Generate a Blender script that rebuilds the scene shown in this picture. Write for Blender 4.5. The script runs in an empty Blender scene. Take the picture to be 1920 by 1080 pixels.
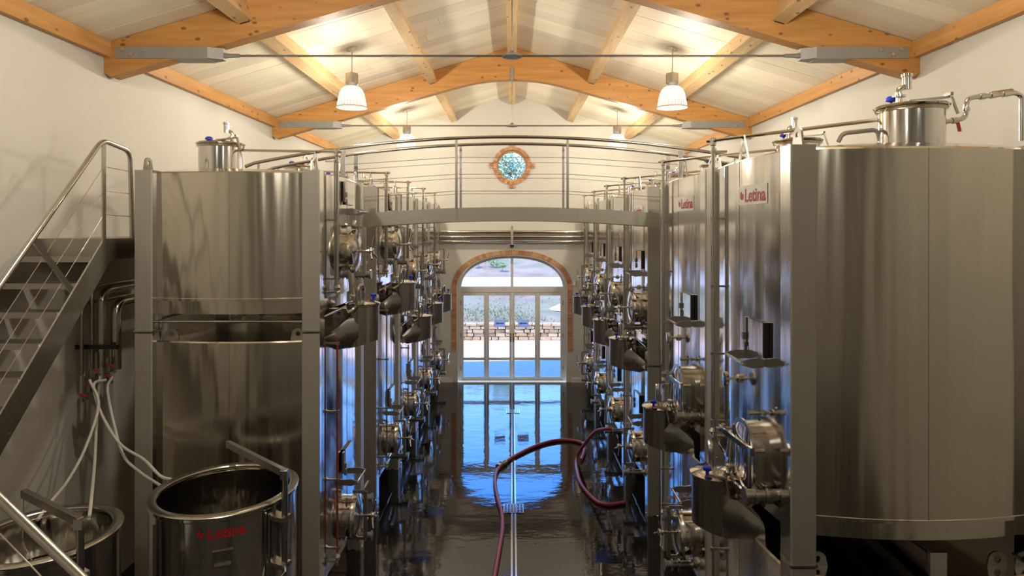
import bpy, bmesh, math, random
from mathutils import Vector, Matrix
random.seed(7)
S = bpy.context.scene
C = S.collection
PI = math.pi

# ---------------------------------------------------------------- camera, sky, sun, exposure
cam_d = bpy.data.cameras.new('camera'); cam = bpy.data.objects.new('camera', cam_d); C.objects.link(cam)
cam.location = (0, 0, 3.55); cam.rotation_euler = (PI/2, 0, 0)
cam_d.sensor_width = 36; cam_d.lens = 22.5; cam_d.shift_y = -115/1920; cam_d.clip_start = .05; cam_d.clip_end = 500
S.camera = cam

w = bpy.data.worlds.new('sky'); S.world = w; w.use_nodes = True
nt = w.node_tree; nt.nodes.clear()
wo = nt.nodes.new('ShaderNodeOutputWorld'); wb = nt.nodes.new('ShaderNodeBackground')
tc = nt.nodes.new('ShaderNodeTexCoord'); sx = nt.nodes.new('ShaderNodeSeparateXYZ'); cr = nt.nodes.new('ShaderNodeValToRGB')
cr.color_ramp.elements[0].position = 0.0; cr.color_ramp.elements[0].color = (.55, .76, 1, 1)
cr.color_ramp.elements[1].position = .55; cr.color_ramp.elements[1].color = (.05, .24, .95, 1)
e = cr.color_ramp.elements.new(.2); e.color = (.25, .47, 1, 1)
e = cr.color_ramp.elements.new(.36); e.color = (.09, .32, 1, 1)
nt.links.new(tc.outputs['Generated'], sx.inputs[0]); nt.links.new(sx.outputs['Z'], cr.inputs[0])
nt.links.new(cr.outputs[0], wb.inputs[0]); wb.inputs[1].default_value = 8.0
nt.links.new(wb.outputs[0], wo.inputs[0])

sun_d = bpy.data.lights.new('sun', 'SUN'); sun = bpy.data.objects.new('sun', sun_d); C.objects.link(sun)
sun_d.energy = 10.5; sun_d.color = (1, .75, .40); sun_d.angle = .01
sun.rotation_euler = Vector((.22, .28, -.93)).to_track_quat('-Z', 'Y').to_euler()

S.view_settings.view_transform = 'Standard'; S.view_settings.look = 'None'
S.view_settings.exposure = 0.0; S.view_settings.gamma = 1.0; S.view_settings.use_curve_mapping = False
LAMP_W = 400

# ---------------------------------------------------------------- materials
def newmat(name):
    m = bpy.data.materials.new(name); m.use_nodes = True
    return m, m.node_tree, m.node_tree.nodes['Principled BSDF']
def nd(t, typ, **kw):
    n = t.nodes.new(typ)
    for k, v in kw.items(): setattr(n, k, v)
    return n
def coords(t, scale, rnd=True, src='Object'):
    tc = nd(t, 'ShaderNodeTexCoord'); mp = nd(t, 'ShaderNodeMapping'); mp.inputs['Scale'].default_value = scale
    t.links.new(tc.outputs[src], mp.inputs[0])
    if rnd:
        oi = nd(t, 'ShaderNodeObjectInfo'); mu = nd(t, 'ShaderNodeMath', operation='MULTIPLY'); mu.inputs[1].default_value = 37
        t.links.new(oi.outputs['Random'], mu.inputs[0]); t.links.new(mu.outputs[0], mp.inputs['Location'])
    return mp.outputs[0]
def noise(t, vec, scale=1, detail=3, rough=.5):
    n = nd(t, 'ShaderNodeTexNoise'); n.inputs['Scale'].default_value = scale; n.inputs['Detail'].default_value = detail
    n.inputs['Roughness'].default_value = rough
    t.links.new(vec, n.inputs['Vector']); return n.outputs['Fac']
def ramp(t, fac, stops):
    r = nd(t, 'ShaderNodeValToRGB'); el = r.color_ramp.elements
    while len(el) < len(stops): el.new(.5)
    for e, (p, c) in zip(el, stops): e.position = p; e.color = (*c, 1)
    t.links.new(fac, r.inputs[0]); return r.outputs[0]
def bump(t, b, h, dist, strength=1):
    n = nd(t, 'ShaderNodeBump'); n.inputs['Distance'].default_value = dist; n.inputs['Strength'].default_value = strength
    t.links.new(h, n.inputs['Height']); t.links.new(n.outputs[0], b.inputs['Normal'])
def steel(name, col, rough, wave=.0008, wscale=(2.2, 2.2, .7), rvar=.05, aniso=0):
    m, t, b = newmat(name)
    b.inputs['Metallic'].default_value = 1
    v = coords(t, wscale)
    n1 = noise(t, v, 1.0, 2)
    v2 = coords(t, (60, 60, 1.5)); n2 = noise(t, v2, 1, 2)
    c = ramp(t, n2, [(.3, tuple(x*.96 for x in col)), (.7, col)])
    t.links.new(c, b.inputs['Base Color'])
    mr = nd(t, 'ShaderNodeMapRange'); mr.inputs['To Min'].default_value = max(.01, rough-rvar); mr.inputs['To Max'].default_value = rough+rvar
    t.links.new(n2, mr.inputs['Value']); t.links.new(mr.outputs[0], b.inputs['Roughness'])
    if wave: bump(t, b, n1, wave*6, .6)
    if aniso:
        b.inputs['Anisotropic'].default_value = aniso
        tg = nd(t, 'ShaderNodeTangent', direction_type='RADIAL', axis='Z'); t.links.new(tg.outputs[0], b.inputs['Tangent'])
    return m
M = {}
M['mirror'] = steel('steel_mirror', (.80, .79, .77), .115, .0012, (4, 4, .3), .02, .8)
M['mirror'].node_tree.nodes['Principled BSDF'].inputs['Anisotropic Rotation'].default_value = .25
M['sheet'] = steel('steel_sheet', (.64, .60, .52), .17, .008, (3.2, 3.2, .22), .04, .75)
M['sheet'].node_tree.nodes['Principled BSDF'].inputs['Anisotropic Rotation'].default_value = .25
M['brushed'] = steel('steel_brushed', (.60, .575, .52), .17, .0022, (3, 3, .5))
M['wavy'] = steel('steel_wavy', (.62, .60, .55), .10, .004, (7, 7, 3))
M['satin'] = steel('steel_satin', (.54, .53, .49), .22, .0006, (2, 2, 2))
M['matte'] = steel('steel_matte', (.44, .425, .37), .40, .0004, (2, 2, 2))
for k_ in ('matte',): M[k_].node_tree.nodes['Principled BSDF'].inputs['Metallic'].default_value = .5
M['dull'] = steel('steel_dull', (.42, .40, .36), .38, .0008, (3, 3, 3))
M['chrome'] = steel('steel_chrome', (.70, .68, .64), .12, 0)
M['basin'] = steel('steel_basin', (.48, .45, .42), .22, .0006, (5, 5, 5))
def plain(name, col, rough=.5, metal=0, spec=None):
    m, t, b = newmat(name)
    v = coords(t, (6, 6, 6)); n = noise(t, v, 2, 3)
    t.links.new(ramp(t, n, [(.25, tuple(x*.88 for x in col)), (.75, col)]), b.inputs['Base Color'])
    b.inputs['Roughness'].default_value = rough; b.inputs['Metallic'].default_value = metal
    return m
M['galv'] = plain('galvanised', (.33, .33, .31), .55, .45)
M['blue'] = plain('blue_plastic', (.012, .03, .55), .35)
M['red'] = plain('red_plastic', (.55, .02, .03), .4)
M['dark'] = plain('dark_gap', (.02, .02, .02), .6)
M['black'] = plain('black_plastic', (.015, .015, .016), .4)
M['white'] = plain('white_plastic', (.8, .79, .76), .4)
M['logo_red'] = plain('logo_red', (.42, .012, .03), .4)
M['logo_red_bright'] = plain('logo_red_bright', (.62, .02, .03), .35)
M['hose_red'] = plain('red_hose', (.21, .022, .032), .35)
M['hose_grey'] = plain('grey_hose', (.62, .60, .54), .45)
M['wine'] = plain('wine_tube', (.28, .05, .035), .25)
M['frame'] = plain('door_frame', (.60, .58, .52), .45)
def papermat(name, col):
    m, t, b = newmat(name); out = t.nodes['Material Output']; b.inputs['Base Color'].default_value = (*col, 1)
    tl = nd(t, 'ShaderNodeBsdfTranslucent'); tl.inputs[0].default_value = (*col, 1)
    ms = nd(t, 'ShaderNodeMixShader'); ms.inputs[0].default_value = .55
    t.links.new(b.outputs[0], ms.inputs[1]); t.links.new(tl.outputs[0], ms.inputs[2]); t.links.new(ms.outputs[0], out.inputs[0]); return m
M['sign_blue'] = papermat('sign_blue', (.66, .74, .90))
M['sign_green'] = papermat('sign_green', (.08, .40, .20))
M['concrete_road'] = plain('road_concrete', (.34, .30, .25), .9)
M['yard'] = plain('yard_concrete', (.42, .31, .235), .9)
M['gravel'] = plain('gravel_pile', (.40, .37, .32), .95)
M['leaf'] = plain('leaf_green', (.16, .26, .08), .7)
M['leaf_pale'] = plain('leaf_pale', (.42, .48, .28), .7)
M['grass'] = plain('grass_dry', (.20, .21, .085), .8)
M['bark'] = plain('bark', (.20, .14, .09), .9)
M['stake'] = plain('stake_wood', (.50, .27, .10), .8)
def plaster():
    m, t, b = newmat('plaster')
    v = coords(t, (1, 1, 1), False); n = noise(t, v, .8, 4, .55)
    t.links.new(ramp(t, n, [(.3, (.53, .515, .46)), (.7, (.57, .555, .50))]), b.inputs['Base Color'])
    b.inputs['Roughness'].default_value = .85
    bump(t, b, noise(t, v, 3.5, 5), .006, .5)
    return m
M['plaster'] = plaster()
def wood(name, dark, light, knots, axis, rough=.55):
    m, t, b = newmat(name)
    sc = [9, 9, 9]; sc[axis] = .7
    v = coords(t, tuple(sc)); n = noise(t, v, 2.2, 6, .6)
    base = ramp(t, n, [(.28, dark), (.52, tuple((a+c)/2 for a, c in zip(dark, light))), (.75, light)])
    sk = [9, 9, 9]; sk[axis] = 5
    vk = coords(t, tuple(sk)); vo = nd(t, 'ShaderNodeTexVoronoi'); vo.inputs['Scale'].default_value = 1.0
    t.links.new(vk, vo.inputs['Vector'])
    kf = ramp(t, vo.outputs['Distance'], [(.10, (1, 1, 1)), (.17, (0, 0, 0))])
    mul = nd(t, 'ShaderNodeMath', operation='MULTIPLY'); mul.inputs[1].default_value = knots
    t.links.new(kf, mul.inputs[0])
    mx = nd(t, 'ShaderNodeMix', data_type='RGBA'); mx.inputs[7].default_value = (dark[0]*.3, dark[1]*.25, dark[2]*.25, 1)
    t.links.new(mul.outputs[0], mx.inputs[0]); t.links.new(base, mx.inputs[6])
    oi = nd(t, 'ShaderNodeObjectInfo'); hs = nd(t, 'ShaderNodeHueSaturation')
    mr = nd(t, 'ShaderNodeMapRange'); mr.inputs['To Min'].default_value = .86; mr.inputs['To Max'].default_value = 1.08
    t.links.new(oi.outputs['Random'], mr.inputs['Value']); t.links.new(mr.outputs[0], hs.inputs['Value'])
    t.links.new(mx.outputs[2], hs.inputs['Color']); t.links.new(hs.outputs[0], b.inputs['Base Color'])
    b.inputs['Roughness'].default_value = rough
    bump(t, b, n, .003, .4)
    return m
M['glulam'] = wood('glulam_orange', (.42, .19, .045), (.60, .30, .085), .8, 0, .5)
M['purlin'] = wood('purlin_pine', (.62, .40, .19), (.80, .58, .32), .8, 1, .55)
M['eave'] = wood('eave_pine', (.50, .24, .07), (.66, .35, .12), .8, 1, .5)
M['plank'] = wood('ceiling_plank', (.76, .68, .52), (.92, .86, .72), .0, 0, .6)
def brickmat():
    m, t, b = newmat('brick')
    oi = nd(t, 'ShaderNodeObjectInfo')
    c = ramp(t, oi.outputs['Random'], [(0, (.42, .19, .09)), (.5, (.52, .27, .14)), (1, (.60, .36, .20))])
    v = coords(t, (30, 30, 30)); n = noise(t, v, 1, 4)
    mx = nd(t, 'ShaderNodeMix', data_type='RGBA', blend_type='MULTIPLY'); mx.inputs[0].default_value = .5
    t.links.new(c, mx.inputs[6]); t.links.new(ramp(t, n, [(.3, (.7, .7, .7)), (.7, (1, 1, 1))]), mx.inputs[7])
    t.links.new(mx.outputs[2], b.inputs['Base Color']); b.inputs['Roughness'].default_value = .85
    bump(t, b, n, .003); return m
M['brick'] = brickmat()
def stonemat():
    m, t, b = newmat('stone')
    oi = nd(t, 'ShaderNodeObjectInfo')
    c = ramp(t, oi.outputs['Random'], [(0, (.40, .26, .13)), (.4, (.54, .38, .20)), (.75, (.62, .47, .29)), (1, (.46, .36, .24))])
    v = coords(t, (12, 12, 12)); n = noise(t, v, 1, 5)
    mx = nd(t, 'ShaderNodeMix', data_type='RGBA', blend_type='MULTIPLY'); mx.inputs[0].default_value = .6
    t.links.new(c, mx.inputs[6]); t.links.new(ramp(t, n, [(.3, (.6, .6, .6)), (.7, (1, 1, 1))]), mx.inputs[7])
    t.links.new(mx.outputs[2], b.inputs['Base Color']); b.inputs['Roughness'].default_value = .9
    bump(t, b, n, .02); return m
M['stone'] = stonemat()
def terrainmat():
    m, t, b = newmat('dry_hillside')
    v = coords(t, (1, 1, 1), False); n = noise(t, v, .9, 6, .65); n2 = noise(t, v, .28, 3)
    soil = ramp(t, n, [(.3, (.15, .105, .058)), (.7, (.25, .185, .115))])
    gr = ramp(t, n, [(.3, (.11, .10, .042)), (.7, (.20, .175, .09))])
    mx = nd(t, 'ShaderNodeMix', data_type='RGBA')
    t.links.new(ramp(t, n2, [(.42, (0, 0, 0)), (.56, (1, 1, 1))]), mx.inputs[0])
    t.links.new(soil, mx.inputs[6]); t.links.new(gr, mx.inputs[7])
    t.links.new(mx.outputs[2], b.inputs['Base Color']); b.inputs['Roughness'].default_value = .95
    bump(t, b, n, .1); return m
M['terrain'] = terrainmat()
def floormat():
    m, t, b = newmat('dark_resin_floor')
    v = coords(t, (1, 1, 1), False)
    n = noise(t, v, 1.6, 5, .6)
    t.links.new(ramp(t, n, [(.3, (.007, .0065, .007)), (.7, (.013, .012, .012))]), b.inputs['Base Color'])
    b.inputs['IOR'].default_value = 1.62
    nr = noise(t, v, .55, 4, .6)
    mr = nd(t, 'ShaderNodeMapRange'); mr.inputs['From Min'].default_value = .45; mr.inputs['From Max'].default_value = .6
    mr.inputs['To Min'].default_value = .03; mr.inputs['To Max'].default_value = .07
    t.links.new(nr, mr.inputs['Value']); t.links.new(mr.outputs[0], b.inputs['Roughness'])
    v2 = coords(t, (1.4, 3.0, 1), False); h = noise(t, v2, 1.3, 4, .55)
    bump(t, b, h, .005, .6); return m
M['floor'] = floormat()
def glassmat(name, tint, gloss=.10):
    m, t, b = newmat(name); t.nodes.remove(b)
    out = t.nodes['Material Output']
    tr = nd(t, 'ShaderNodeBsdfTransparent'); tr.inputs[0].default_value = (*tint, 1)
    gl = nd(t, 'ShaderNodeBsdfGlossy'); gl.inputs['Roughness'].default_value = .02
    fr = nd(t, 'ShaderNodeFresnel'); fr.inputs[0].default_value = 1.45
    ms = nd(t, 'ShaderNodeMixShader')
    t.links.new(fr.outputs[0], ms.inputs[0]); t.links.new(tr.outputs[0], ms.inputs[1]); t.links.new(gl.outputs[0], ms.inputs[2])
    t.links.new(ms.outputs[0], out.inputs[0]); return m
M['glass'] = glassmat('window_glass', (.93, .96, .95))
def shademat():
    m, t, b = newmat('prismatic_shade'); t.nodes.remove(b)
    out = t.nodes['Material Output']
    tr = nd(t, 'ShaderNodeBsdfTransparent'); tr.inputs[0].default_value = (1, .98, .95, 1)
    tl = nd(t, 'ShaderNodeBsdfTranslucent'); tl.inputs[0].default_value = (.9, .9, .88, 1)
    em = nd(t, 'ShaderNodeEmission'); em.inputs[0].default_value = (1, .97, .92, 1); em.inputs[1].default_value = .95
    v = coords(t, (1, 1, 1), False)
    sx = nd(t, 'ShaderNodeSeparateXYZ'); t.links.new(v, sx.inputs[0])
    at = nd(t, 'ShaderNodeMath', operation='ARCTAN2'); t.links.new(sx.outputs[1], at.inputs[0]); t.links.new(sx.outputs[0], at.inputs[1])
    mu = nd(t, 'ShaderNodeMath', operation='MULTIPLY'); mu.inputs[1].default_value = 28; t.links.new(at.outputs[0], mu.inputs[0])
    si = nd(t, 'ShaderNodeMath', operation='SINE'); t.links.new(mu.outputs[0], si.inputs[0])
    mr = nd(t, 'ShaderNodeMapRange'); mr.inputs['From Min'].default_value = -1; mr.inputs['To Min'].default_value = .40; mr.inputs['To Max'].default_value = .70
    t.links.new(si.outputs[0], mr.inputs['Value'])
    m1 = nd(t, 'ShaderNodeMixShader'); m1.inputs[0].default_value = .12
    t.links.new(em.outputs[0], m1.inputs[1]); t.links.new(tl.outputs[0], m1.inputs[2])
    ms = nd(t, 'ShaderNodeMixShader'); t.links.new(mr.outputs[0], ms.inputs[0])
    t.links.new(tr.outputs[0], ms.inputs[1]); t.links.new(m1.outputs[0], ms.inputs[2])
    t.links.new(ms.outputs[0], out.inputs[0]); return m
M['shade'] = shademat()
def emis(name, col, s):
    m, t, b = newmat(name); b.inputs['Base Color'].default_value = (*col, 1)
    b.inputs['Emission Color'].default_value = (*col, 1); b.inputs['Emission Strength'].default_value = s; return m
def bulbmat():
    m, t, b = newmat('lamp_bulb'); t.nodes.remove(b); out = t.nodes['Material Output']
    tr = nd(t, 'ShaderNodeBsdfTransparent'); em = nd(t, 'ShaderNodeEmission'); em.inputs[0].default_value = (1, .95, .85, 1); em.inputs[1].default_value = 5
    ad = nd(t, 'ShaderNodeAddShader'); t.links.new(tr.outputs[0], ad.inputs[0]); t.links.new(em.outputs[0], ad.inputs[1]); t.links.new(ad.outputs[0], out.inputs[0]); return m
M['bulb'] = bulbmat()

# ---------------------------------------------------------------- mesh helpers
class B:
    def __init__(s): s.v = []; s.f = []
    def add(s, vs, fs):
        o = len(s.v); s.v += [tuple(p) for p in vs]; s.f += [tuple(i+o for i in f) for f in fs]; return s
    def box(s, c, d, rot=None):
        h = [x/2 for x in d]
        vs = [Vector((a*h[0], b*h[1], e*h[2])) for a in (-1, 1) for b in (-1, 1) for e in (-1, 1)]
        if rot is not None: vs = [rot @ p for p in vs]
        vs = [p+Vector(c) for p in vs]
        return s.add(vs, [(0, 1, 3, 2), (4, 6, 7, 5), (0, 4, 5, 1), (2, 3, 7, 6), (0, 2, 6, 4), (1, 5, 7, 3)])
    def cbox(s, c, d, ch):
        """box with chamfered vertical edges"""
        x, y, z = (q/2 for q in d)
        pl = [(-x+ch, -y), (x-ch, -y), (x, -y+ch), (x, y-ch), (x-ch, y), (-x+ch, y), (-x, y-ch), (-x, -y+ch)]
        return s.prism([(c[0]+a, c[1]+b) for a, b in pl], c[2]-z, c[2]+z)
    def prism(s, poly, z0, z1, f=lambda a, b, z: (a, b, z)):
        n = len(poly)
        vs = [f(a, b, z0) for a, b in poly]+[f(a, b, z1) for a, b in poly]
        fs = [(i, (i+1) % n, (i+1) % n+n, i+n) for i in range(n)]+[tuple(range(n-1, -1, -1)), tuple(range(n, 2*n))]
        return s.add(vs, fs)
    def bar(s, p0, p1, wd, th, up=(0, 0, 1)):
        p0 = Vector(p0); p1 = Vector(p1); d = (p1-p0).normalized(); u = Vector(up)
        r = d.cross(u)
        if r.length < 1e-4: r = d.cross(Vector((1, 0, 0)))
        r.normalize(); u = r.cross(d).normalized()
        vs = [p+r*a*wd/2+u*b*th/2 for p in (p0, p1) for a, b in ((-1, -1), (1, -1), (1, 1), (-1, 1))]
        return s.add(vs, [(0, 1, 5, 4), (1, 2, 6, 5), (2, 3, 7, 6), (3, 0, 4, 7), (3, 2, 1, 0), (4, 5, 6, 7)])
    def tube(s, pts, r, n=8, caps=True):
        pts = [Vector(p) for p in pts]; k = len(pts)
        rs = r if isinstance(r, (list, tuple)) else [r]*k
        t0 = (pts[1]-pts[0]).normalized()
        a = Vector((0, 0, 1)) if abs(t0.z) < .9 else Vector((1, 0, 0))
        nrm = t0.cross(a).normalized(); prev = t0; vs = []
        for i, p in enumerate(pts):
            if i == 0: t = t0
            elif i == k-1: t = (pts[i]-pts[i-1]).normalized()
            else:
                t = ((pts[i+1]-p).normalized()+(p-pts[i-1]).normalized())
                t = t.normalized() if t.length > 1e-6 else prev
            q = prev.rotation_difference(t); nrm = (q @ nrm); nrm = (nrm-t*nrm.dot(t)).normalized(); bn = t.cross(nrm); prev = t
            for j in range(n):
                an = 2*PI*j/n; vs.append(p+(nrm*math.cos(an)+bn*math.sin(an))*rs[i])
        fs = [(i*n+j, i*n+(j+1) % n, (i+1)*n+(j+1) % n, (i+1)*n+j) for i in range(k-1) for j in range(n)]
        if caps: fs += [tuple(range(n-1, -1, -1)), tuple(range((k-1)*n, k*n))]
        return s.add(vs, fs)
    def cyl(s, p0, p1, r, n=14): return s.tube([p0, p1], r, n)
    def lathe(s, prof, n=24, c=(0, 0, 0), axis='z', arc=None):
        vs = []
        for r, z in prof:
            for j in range(n):
                a = 2*PI*j/n; x, y = r*math.cos(a), r*math.sin(a)
                p = (x, y, z) if axis == 'z' else ((x, -z, y) if axis == '-y' else (z, x, y))
                vs.append((p[0]+c[0], p[1]+c[1], p[2]+c[2]))
        k = len(prof)
        fs = [(i*n+j, i*n+(j+1) % n, (i+1)*n+(j+1) % n, (i+1)*n+j) for i in range(k-1) for j in range(n)]
        if prof[0][0] > 1e-5 and prof[0] != prof[-1]: fs.append(tuple(range(n-1, -1, -1)))
        if prof[-1][0] > 1e-5 and prof[0] != prof[-1]: fs.append(tuple(range((k-1)*n, k*n)))
        return s.add(vs, fs)
    def mesh(s, name, smooth=38):
        me = bpy.data.meshes.new(name); me.from_pydata(s.v, [], s.f)
        bm = bmesh.new(); bm.from_mesh(me); bmesh.ops.remove_doubles(bm, verts=bm.verts, dist=1e-6)
        bmesh.ops.recalc_face_normals(bm, faces=bm.faces); bm.to_mesh(me); bm.free()
        if smooth:
            me.shade_smooth(); me.set_sharp_from_angle(angle=math.radians(smooth))
        return me
CACHE = {}
def obj(name, b, m, parent=None, loc=(0, 0, 0), rot=(0, 0, 0), label=None, smooth=38, key=None, kind=None, scale=None):
    """link ONE mesh object; b is a B, a mesh, or a function that makes a B (cached under key)"""
    if callable(b):
        if key not in CACHE: CACHE[key] = b().mesh(name, smooth)
        me = CACHE[key]
    elif isinstance(b, B): me = b.mesh(name, smooth)
    else: me = b
    m = M[m] if isinstance(m, str) else m
    if not me.materials: me.materials.append(m)
    o = bpy.data.objects.new(name, me); C.objects.link(o)
    o.location = loc; o.rotation_euler = rot
    if scale: o.scale = scale
    if parent: o.parent = parent
    if label: o['label'] = label
    if kind: o['kind'] = kind
    return o
def thing(name, label, cat, loc=(0, 0, 0), rz=0, group=None):
    o = bpy.data.objects.new(name, None); C.objects.link(o); o.empty_display_size = .1
    o.location = loc; o.rotation_euler = (0, 0, rz); o['label'] = label; o['category'] = cat
    if group: o['group'] = group
    return o
def tag(o, label, cat, group=None):
    o['label'] = label; o['category'] = cat
    if group: o['group'] = group
    return o
def struct(name, b, m, label=None, smooth=38, loc=(0, 0, 0)):
    o = obj(name, b, m, loc=loc, smooth=smooth); o['kind'] = 'structure'
    if label: o['label'] = label
    return o
def catmull(pts, n=8):
    P = [Vector(p) for p in pts]; P = [P[0]*2-P[1]]+P+[P[-1]*2-P[-2]]; out = []
    for i in range(1, len(P)-2):
        a, b, c, d = P[i-1:i+3]
        for k in range(n):
            t = k/n
            out.append(.5*((2*b)+(c-a)*t+(2*a-5*b+4*c-d)*t*t+(3*b-a-3*c+d)*t**3))
    out.append(P[-2]); return out
def fillet(pts, r, n=5):
    P = [Vector(p) for p in pts]; out = [P[0]]
    for i in range(1, len(P)-1):
        a = (P[i-1]-P[i]); c = (P[i+1]-P[i]); rr = min(r, a.length*.49, c.length*.49)
        a = P[i]+a.normalized()*rr; c = P[i]+c.normalized()*rr
        for k in range(n+1):
            t = k/n; out.append(a*(1-t)**2+P[i]*2*t*(1-t)+c*t*t)
    out.append(P[-1]); return out
def text_mesh(txt, size, depth=.002, bold=.02):
    cu = bpy.data.curves.new('lettering', 'FONT'); cu.body = txt; cu.size = size; cu.align_x = 'LEFT'; cu.align_y = 'BOTTOM_BASELINE'
    cu.extrude = depth/2; cu.offset = bold*size; cu.resolution_u = 3
    o = bpy.data.objects.new('lettering', cu); C.objects.link(o)
    dg = bpy.context.evaluated_depsgraph_get(); me = bpy.data.meshes.new_from_object(o.evaluated_get(dg))
    bpy.data.objects.remove(o); bpy.data.curves.remove(cu)
    me.materials.clear(); me.name = 'lettering'
    return me
LETTER = text_mesh('Letina', 1.0, .02, .022)
LW = max(v.co.x for v in LETTER.vertices)
LH = max(v.co.y for v in LETTER.vertices)
def logo_parts(width):
    """2-D triangles of icon + lettering, x centred, y centred; returns (verts, faces) for a strip 'width' wide"""
    th = width*.78/LW
    vs = [(v.co.x*th-width/2+width*.22, (v.co.y-LH/2)*th, v.co.z*th*.3) for v in LETTER.vertices]
    fs = [tuple(p.vertices) for p in LETTER.polygons]
    r = width*.075; cx = -width/2+width*.09; cy = 0
    o = len(vs); n = 22; vs.append((cx+r*.15, cy+r*.15, 0.001))
    a0 = math.radians(100); a1 = math.radians(390)
    for i in range(n+1):
        a = a0+(a1-a0)*i/n; vs.append((cx+r*math.cos(a), cy+r*math.sin(a), .001))
    fs += [(o, o+1+i, o+2+i) for i in range(n)]
    return vs, fs

# ---------------------------------------------------------------- room shell
HW = 4.0; YF = 14.6; YB = -7.0; ZE = 5.35; ZA = 6.55; SL = (ZA-ZE)/HW
floor = struct('floor', B().box((0, (YB+YF)/2, -.1), (2*HW, YF-YB, .2)), 'floor', 'dark glossy wet resin floor')
for nm, s in (('wall_left', -1), ('wall_right', 1)):
    struct(nm, B().box((s*(HW+.15), (YB+YF)/2, 2.7), (.3, YF-YB, 5.6)), 'plaster', 'cream plastered side wall')
gable = lambda: [(-HW-.3, 0), (HW+.3, 0), (HW+.3, ZE-.1), (0, ZA+.02), (-HW-.3, ZE-.1)]
struct('wall_back', B().prism([(-HW, 0), (HW, 0), (HW, ZE), (0, ZA), (-HW, ZE)], YB-.3, YB, lambda a, b, z: (a, z, b)), 'plaster', 'plastered wall behind the viewpoint')
# arched opening outline (springing 1.95, crown 2.88)
AW = 1.235; AZ = 2.10; AT = 2.88
def arch_pts(hw, zs, zt, n=28, p=2.25):
    out = []
    for i in range(n+1):
        a = PI*i/n; c, s_ = math.cos(a), math.sin(a)
        out.append((hw*math.copysign(abs(c)**(2/p), c), zs+(zt-zs)*abs(s_)**(2/p)))
    return out
def wall_with_holes(outer, holes, y0, y1):
    bm = bmesh.new()
    def loop(pts):
        vs = [bm.verts.new((x, y0, z)) for x, z in pts]
        for i in range(len(vs)): bm.edges.new((vs[i], vs[(i+1) % len(vs)]))
    loop(outer)
    for h in holes: loop(h)
    bmesh.ops.triangle_fill(bm, edges=bm.edges[:], use_beauty=True)
    r = bmesh.ops.extrude_face_region(bm, geom=bm.faces[:])
    bmesh.ops.translate(bm, verts=[g for g in r['geom'] if isinstance(g, bmesh.types.BMVert)], vec=(0, y1-y0, 0))
    bmesh.ops.recalc_face_normals(bm, faces=bm.faces)
    me = bpy.data.meshes.new('wall_far'); bm.to_mesh(me); bm.free(); return me
WZ = 4.94; WR = .36
arch_hole = [(AW, .0), *arch_pts(AW, AZ, AT), (-AW, .0)]
outer = [(-HW-.3, 0), (-AW, 0)]
outer = [(-HW-.3, 0)]+[(-AW, 0)]+[(x, z) for x, z in reversed(arch_pts(AW, AZ, AT))]+[(AW, 0), (HW+.3, 0), (HW+.3, ZE-.09), (0, ZA+.02), (-HW-.3, ZE-.09)]
circ = [(WR*math.cos(2*PI*i/48), WZ+WR*math.sin(2*PI*i/48)) for i in range(48)]
struct('wall_far', wall_with_holes(outer, [circ], YF, YF+.3), 'plaster', 'cream gable wall with the arched glass door')
for s, nm in ((-1, 'baseboard_left'), (1, 'baseboard_right')):
    struct(nm, B().box((s*(AW+.12+(HW-AW-.12)/2), YF-.01, .05), (HW-AW-.12, .02, .1)), 'white', 'pale baseboard along the far wall')

# ceiling: roof deck, planks, purlins
TH = math.atan(SL)
def slope_z(x): return ZA-SL*abs(x)
ceil_b = B()
for s in (-1, 1):
    pl = [(0, ZA+.04), (s*(HW+.45), slope_z(HW+.45)+.04), (s*(HW+.45), slope_z(HW+.45)+.2), (0, ZA+.2)]
    ceil_b.prism(pl, YB-.3, YF+.45, lambda a, b, z: (a, z, b))
ceiling = struct('ceiling', ceil_b, 'plank', 'boarded timber ceiling of the pitched roof')
SLEN = HW/math.cos(TH); PW = .28
for s in (-1, 1):
    y = 1.0; row = 0
    while y < YF-.02:
        wd = min(PW, YF-y); cut = SLEN*(.5+random.uniform(-.27, .27))
        for a, bb in ((0, cut), (cut, SLEN)):
            L = bb-a-.002; mid = (a+bb)/2
            x = s*mid*math.cos(TH); z = ZA-mid*math.sin(TH)+.018+random.uniform(-.0015, .0015)
            obj('plank', lambda: B().box((0, 0, 0), (1, 1, .03)), 'plank', ceiling, (x, y+wd/2, z), (0, s*TH, 0), key='plank', smooth=0, scale=(L, wd-.003, 1))
        y += PW
TRUSS = [1.87, 6.27, 10.67]; TT = .16
bays = [(-2.4, 1.87), (2.03, 6.27), (6.43, 10.67), (10.83, YF+.02)]
for y0, y1 in bays[1:]:
    L = y1-y0
    for s in (-1, 1):
        for xb in (1.377, 2.67):
            nx, nz = -s*math.sin(TH), -math.cos(TH)
            cx, cz = s*xb+nx*.1, slope_z(xb)+nz*.1
            obj('purlin', B().box((0, 0, 0), (.14, L, .21)), 'purlin', ceiling, (cx, (y0+y1)/2, cz), (0, s*TH, 0), smooth=0)
            if y1 < YF: obj('purlin_shoe', lambda: B().box((0, 0, 0), (.10, .012, .07)), 'black', ceiling, (cx+nx*.065, y1-.007, cz+nz*.078), (0, s*TH, 0), key='shoe', smooth=0)
        obj('purlin', B().box((s*.041, (y0+y1)/2, ZA-.11), (.066, L, .2)), 'purlin', ceiling, smooth=0)
        obj('eave_purlin', B().box((s*(HW-.035), (y0+y1)/2, 5.29), (.07, L, .16)), 'eave', ceiling, smooth=0)
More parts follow.
